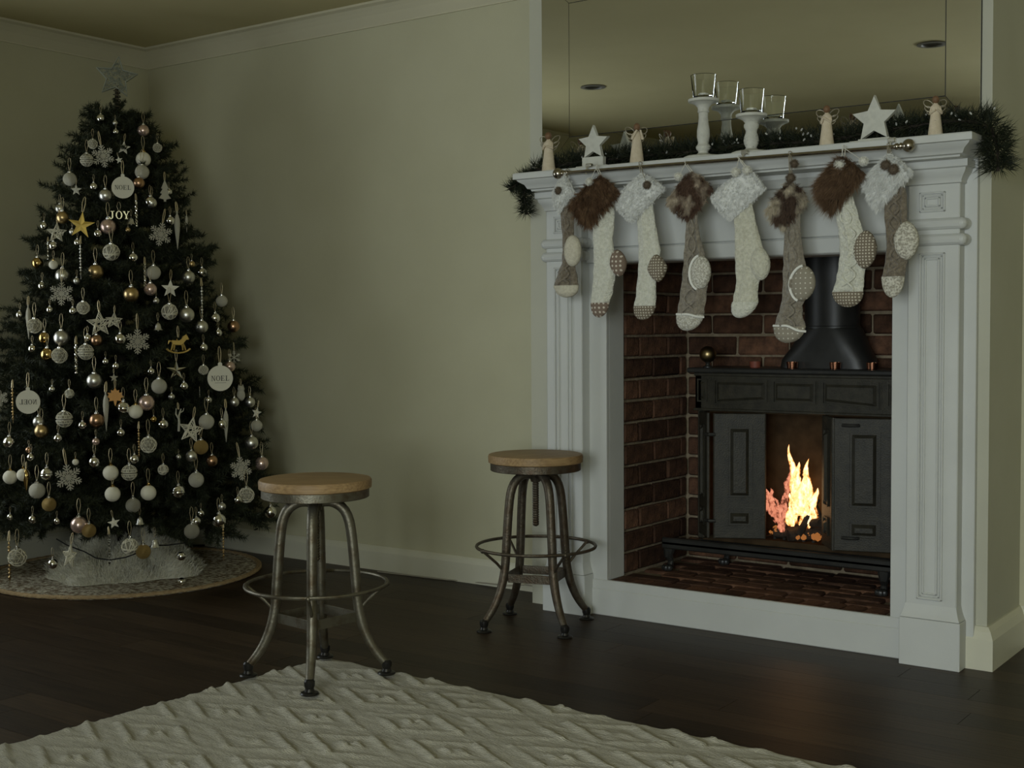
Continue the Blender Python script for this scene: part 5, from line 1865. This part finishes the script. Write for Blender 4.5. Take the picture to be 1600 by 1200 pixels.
def orn_label(i):
    s_, a_, b_, c_ = orn[i]
    desc = STY[s_][0]
    same = [j for j in range(len(orn)) if STY[orn[j][0]][0] == desc]
    if len(same) == 1:
        near = min((L for L in land if LMK.get(s_) != L[0]), key=lambda L: math.hypot(L[1] - a_, L[2] - b_))
        return f'{desc} on the tree {SEC[sector(a_, b_, near[1], near[2])]} {near[0]}'
    best = None
    for nm, la, lb in land:
        sc_ = sector(a_, b_, la, lb)
        dd = math.hypot(a_ - la, b_ - lb)
        rank = sum(1 for j in same if j != i and sector(orn[j][1], orn[j][2], la, lb) == sc_ and math.hypot(orn[j][1] - la, orn[j][2] - lb) < dd)
        key = (rank, dd)
        if best is None or key < best[0]:
            best = (key, nm, sc_, rank)
    key, nm, sc_, rank = best
    return f'{desc}, {ORD[min(rank, 7)]} one {SEC[sc_]} {nm}'


NAMES = dict(flake='snowflake_ornament', flakes='snowflake_ornament', star='star_ornament', gstar='star_ornament', sstar='star_ornament', glstar='star_ornament', wicker='star_ornament', wickern='star_ornament', bead='icicle_ornament', gbead='icicle_ornament', glass='icicle_ornament', drop='icicle_ornament', gdrop='icicle_ornament', spiral='icicle_ornament', bell='bell_ornament', fir='fir_ornament', twig='twig_ornament', owl='owl_ornament', leaf='leaf_ornament', horse='rocking_horse_ornament', noel='disc_ornament', noel2='disc_ornament', leon='disc_ornament', joy='word_ornament')
CF = math.atan2(CAM.y - TY, CAM.x - TX)


def on_tree(px, py, inset):
    """where the sight line meets the tree's outer foliage, or passes closest to it"""
    d = pray(px, py)
    d = d / math.hypot(d.x, d.y)
    best = None
    for k in range(900):
        t_ = 4.9 + k * .0025
        p = CAM + d * t_
        gap_ = math.hypot(p.x - TX, p.y - TY) - (tree_r(p.z) - inset)
        if p.x < XL + .06 or p.y > YB0 - .05:
            break
        if gap_ <= 0:
            return p
        if best is None or gap_ < best[0]:
            best = (gap_, p)
    return best[1]


def hang(style, p, size, label, rz):
    parts_ = STY[style][1]
    o = put(NAMES.get(style, 'ball_ornament'), parts_[0][1], None, p, (0, 0, rz), (size,) * 3)
    tag(o, label, 'ornament', 'christmas tree ornaments')
    for nm, me in parts_[1:]:
        put(nm, me, o)
    return o


for i, (s_, a_, b_, c_) in enumerate(orn):
    p = on_tree(a_, b_, -.06 if s_ in ('noel', 'noel2', 'leon', 'gstar', 'horse', 'joy') else -.012)
    dist = (p - CAM).dot(_f)
    size = c_ * dist / FPX
    rad = math.atan2(p.y - TY, p.x - TX)
    face = CF + .35 * math.sin(rad - CF)
    flat = s_ in ('noel', 'noel2', 'leon', 'joy', 'horse')
    rz = face + PI / 2 + (0 if flat else rnd.uniform(-.2, .2))
    o = hang(s_, p, size, orn_label(i), rz)
    if s_ in ('wicker', 'gstar', 'star', 'flake'):
        o.rotation_euler = (rnd.uniform(-.05, .05), {'gstar': .12}.get(s_, rnd.uniform(-.25, .25)), rz)
    if s_ == 'wickern':
        o.rotation_euler = (0, .12, rz)
# two fallen balls
for px, py, r, lab, z in ((283, 869, 6.5, 'shiny silver ball fallen onto the plush tree skirt', .16), (283.6, 909, 6, 'shiny silver ball fallen onto the jute mat in front of the plush skirt', .0105)):
    d = pray(px, py)
    t_ = (z + .018 - CAM.z) / d.z
    p = CAM + d * t_
    o = put('ball_ornament', STY['silver'][1][0][1], None, p, (.9, .4, 0), (.0185,) * 3)
    tag(o, lab, 'ornament', 'fallen ornaments')
    put('cap', CAP, o)

# star on the tree top with its wire holder
c = CAM + pray(182, 121) * ((Vector((TX, TY, 0)) - CAM).dot(Vector((-.796, .605, 0))) / pray(182, 121).dot(Vector((-.796, .605, 0))))
t = thing('tree_topper', 'pale openwork wire star on the very top of the christmas tree', 'star', c, CF + PI / 2)
Rr = 30 * (c - CAM).length / FPX
bm = bmn()
P = [Vector((x, 0, z)) for x, z in star_poly(Rr, Rr * .46, .12)]
for y_ in (-.010, .010):
    tube(bm, [p + Vector((0, y_, 0)) for p in P], .0032, 6, True)
obj('rim', bm, M['topper'], t)
bm = bmn()
rr = random.Random(2)
def in_star(x, z):
    a = (math.atan2(x, z) - .12) % (2 * PI / 5)
    a = min(a, 2 * PI / 5 - a)
    q = math.hypot(x, z)
    # straight edge from tip (R, 0) to notch (r, 36 deg)
    rt_, rn = Rr, Rr * .46
    den = rn * math.sin(PI / 5 - a) + rt_ * math.sin(a)
    return q < rt_ * rn * math.sin(PI / 5) / den
k = 0
while k < 230:
    x, z = rr.uniform(-Rr, Rr), rr.uniform(-Rr, Rr)
    a = rr.uniform(0, PI)
    l = rr.uniform(.010, .022)
    e = (x + math.cos(a) * l, z + math.sin(a) * l)
    if in_star(x, z) and in_star(*e):
        tube(bm, [(x, rr.uniform(-.010, .010), z), ((x + e[0]) / 2 + rr.uniform(-.005, .005), rr.uniform(-.012, .012), (z + e[1]) / 2 + rr.uniform(-.005, .005)), (e[0], rr.uniform(-.010, .010), e[1])], .0014, 4)
        k += 1
obj('wire_mesh', bm, M['topper'], t)
bm = bmn()
tube(bm, [(.013 * (1 + .5 * k / 40) * math.cos(k * .8), .013 * (1 + .5 * k / 40) * math.sin(k * .8), -Rr * .55 - k * .0022) for k in range(44)], .0028, 5)
tube(bm, [(0, 0, -Rr * .4), (0, 0, -Rr * .55 - .1)], .005, 6)
obj('coil', bm, M['steel'], t)

# fairy-light wire looping under the lowest branches and lead running to the wall
def floor_pt(px, py, z):
    d = pray(px, py)
    return CAM + d * ((z - CAM.z) / d.z)


t = thing('light_string', 'dark fairy-light wire drooping below the lowest branches of the christmas tree', 'light string', (TX, TY, 0))
bm = bmn()
pts = []
for px, py in ((88, 842), (105, 852), (132, 862), (150, 872), (172, 875), (196, 871), (215, 864), (238, 852), (262, 852), (290, 848)):
    p = on_tree(px, py, .10)
    pts.append(p - Vector((TX, TY, 0)))
tube(bm, pts, .0028, 6)
obj('wire', bm, M['cable'], t)
t = thing('power_cable', 'dark power lead from the christmas tree running down to the boards by the wall', 'cable', (-1.4, .1, 0))
bm = bmn()
b0 = floor_pt(365, 853, .004)
tube(bm, [p - Vector((-1.4, .1, 0)) for p in (at(402, 826, b0.y - .06), at(391, 832, b0.y - .04), at(379, 843, b0.y - .02), b0, floor_pt(345, 851.5, .004), floor_pt(300, 852, .004))], .004, 6)
obj('lead', bm, M['cable'], t)
t = thing('wall_cable', 'thin pale cable curling along the floor at the wall beside the fireplace', 'cable', (-.2, .14, 0))
bm = bmn()
cp = [floor_pt(*q, .004) for q in ((590, 893), (640, 899), (700, 906), (728, 908))] + [Vector((-.16, .145, .02)), Vector((-.08, .15, .033)), Vector((.0, .155, .030)), Vector((.05, .16, .012))]
tube(bm, [p - Vector((-.2, .14, 0)) for p in cp], .003, 6)
obj('lead', bm, M['cream_cable'], t)
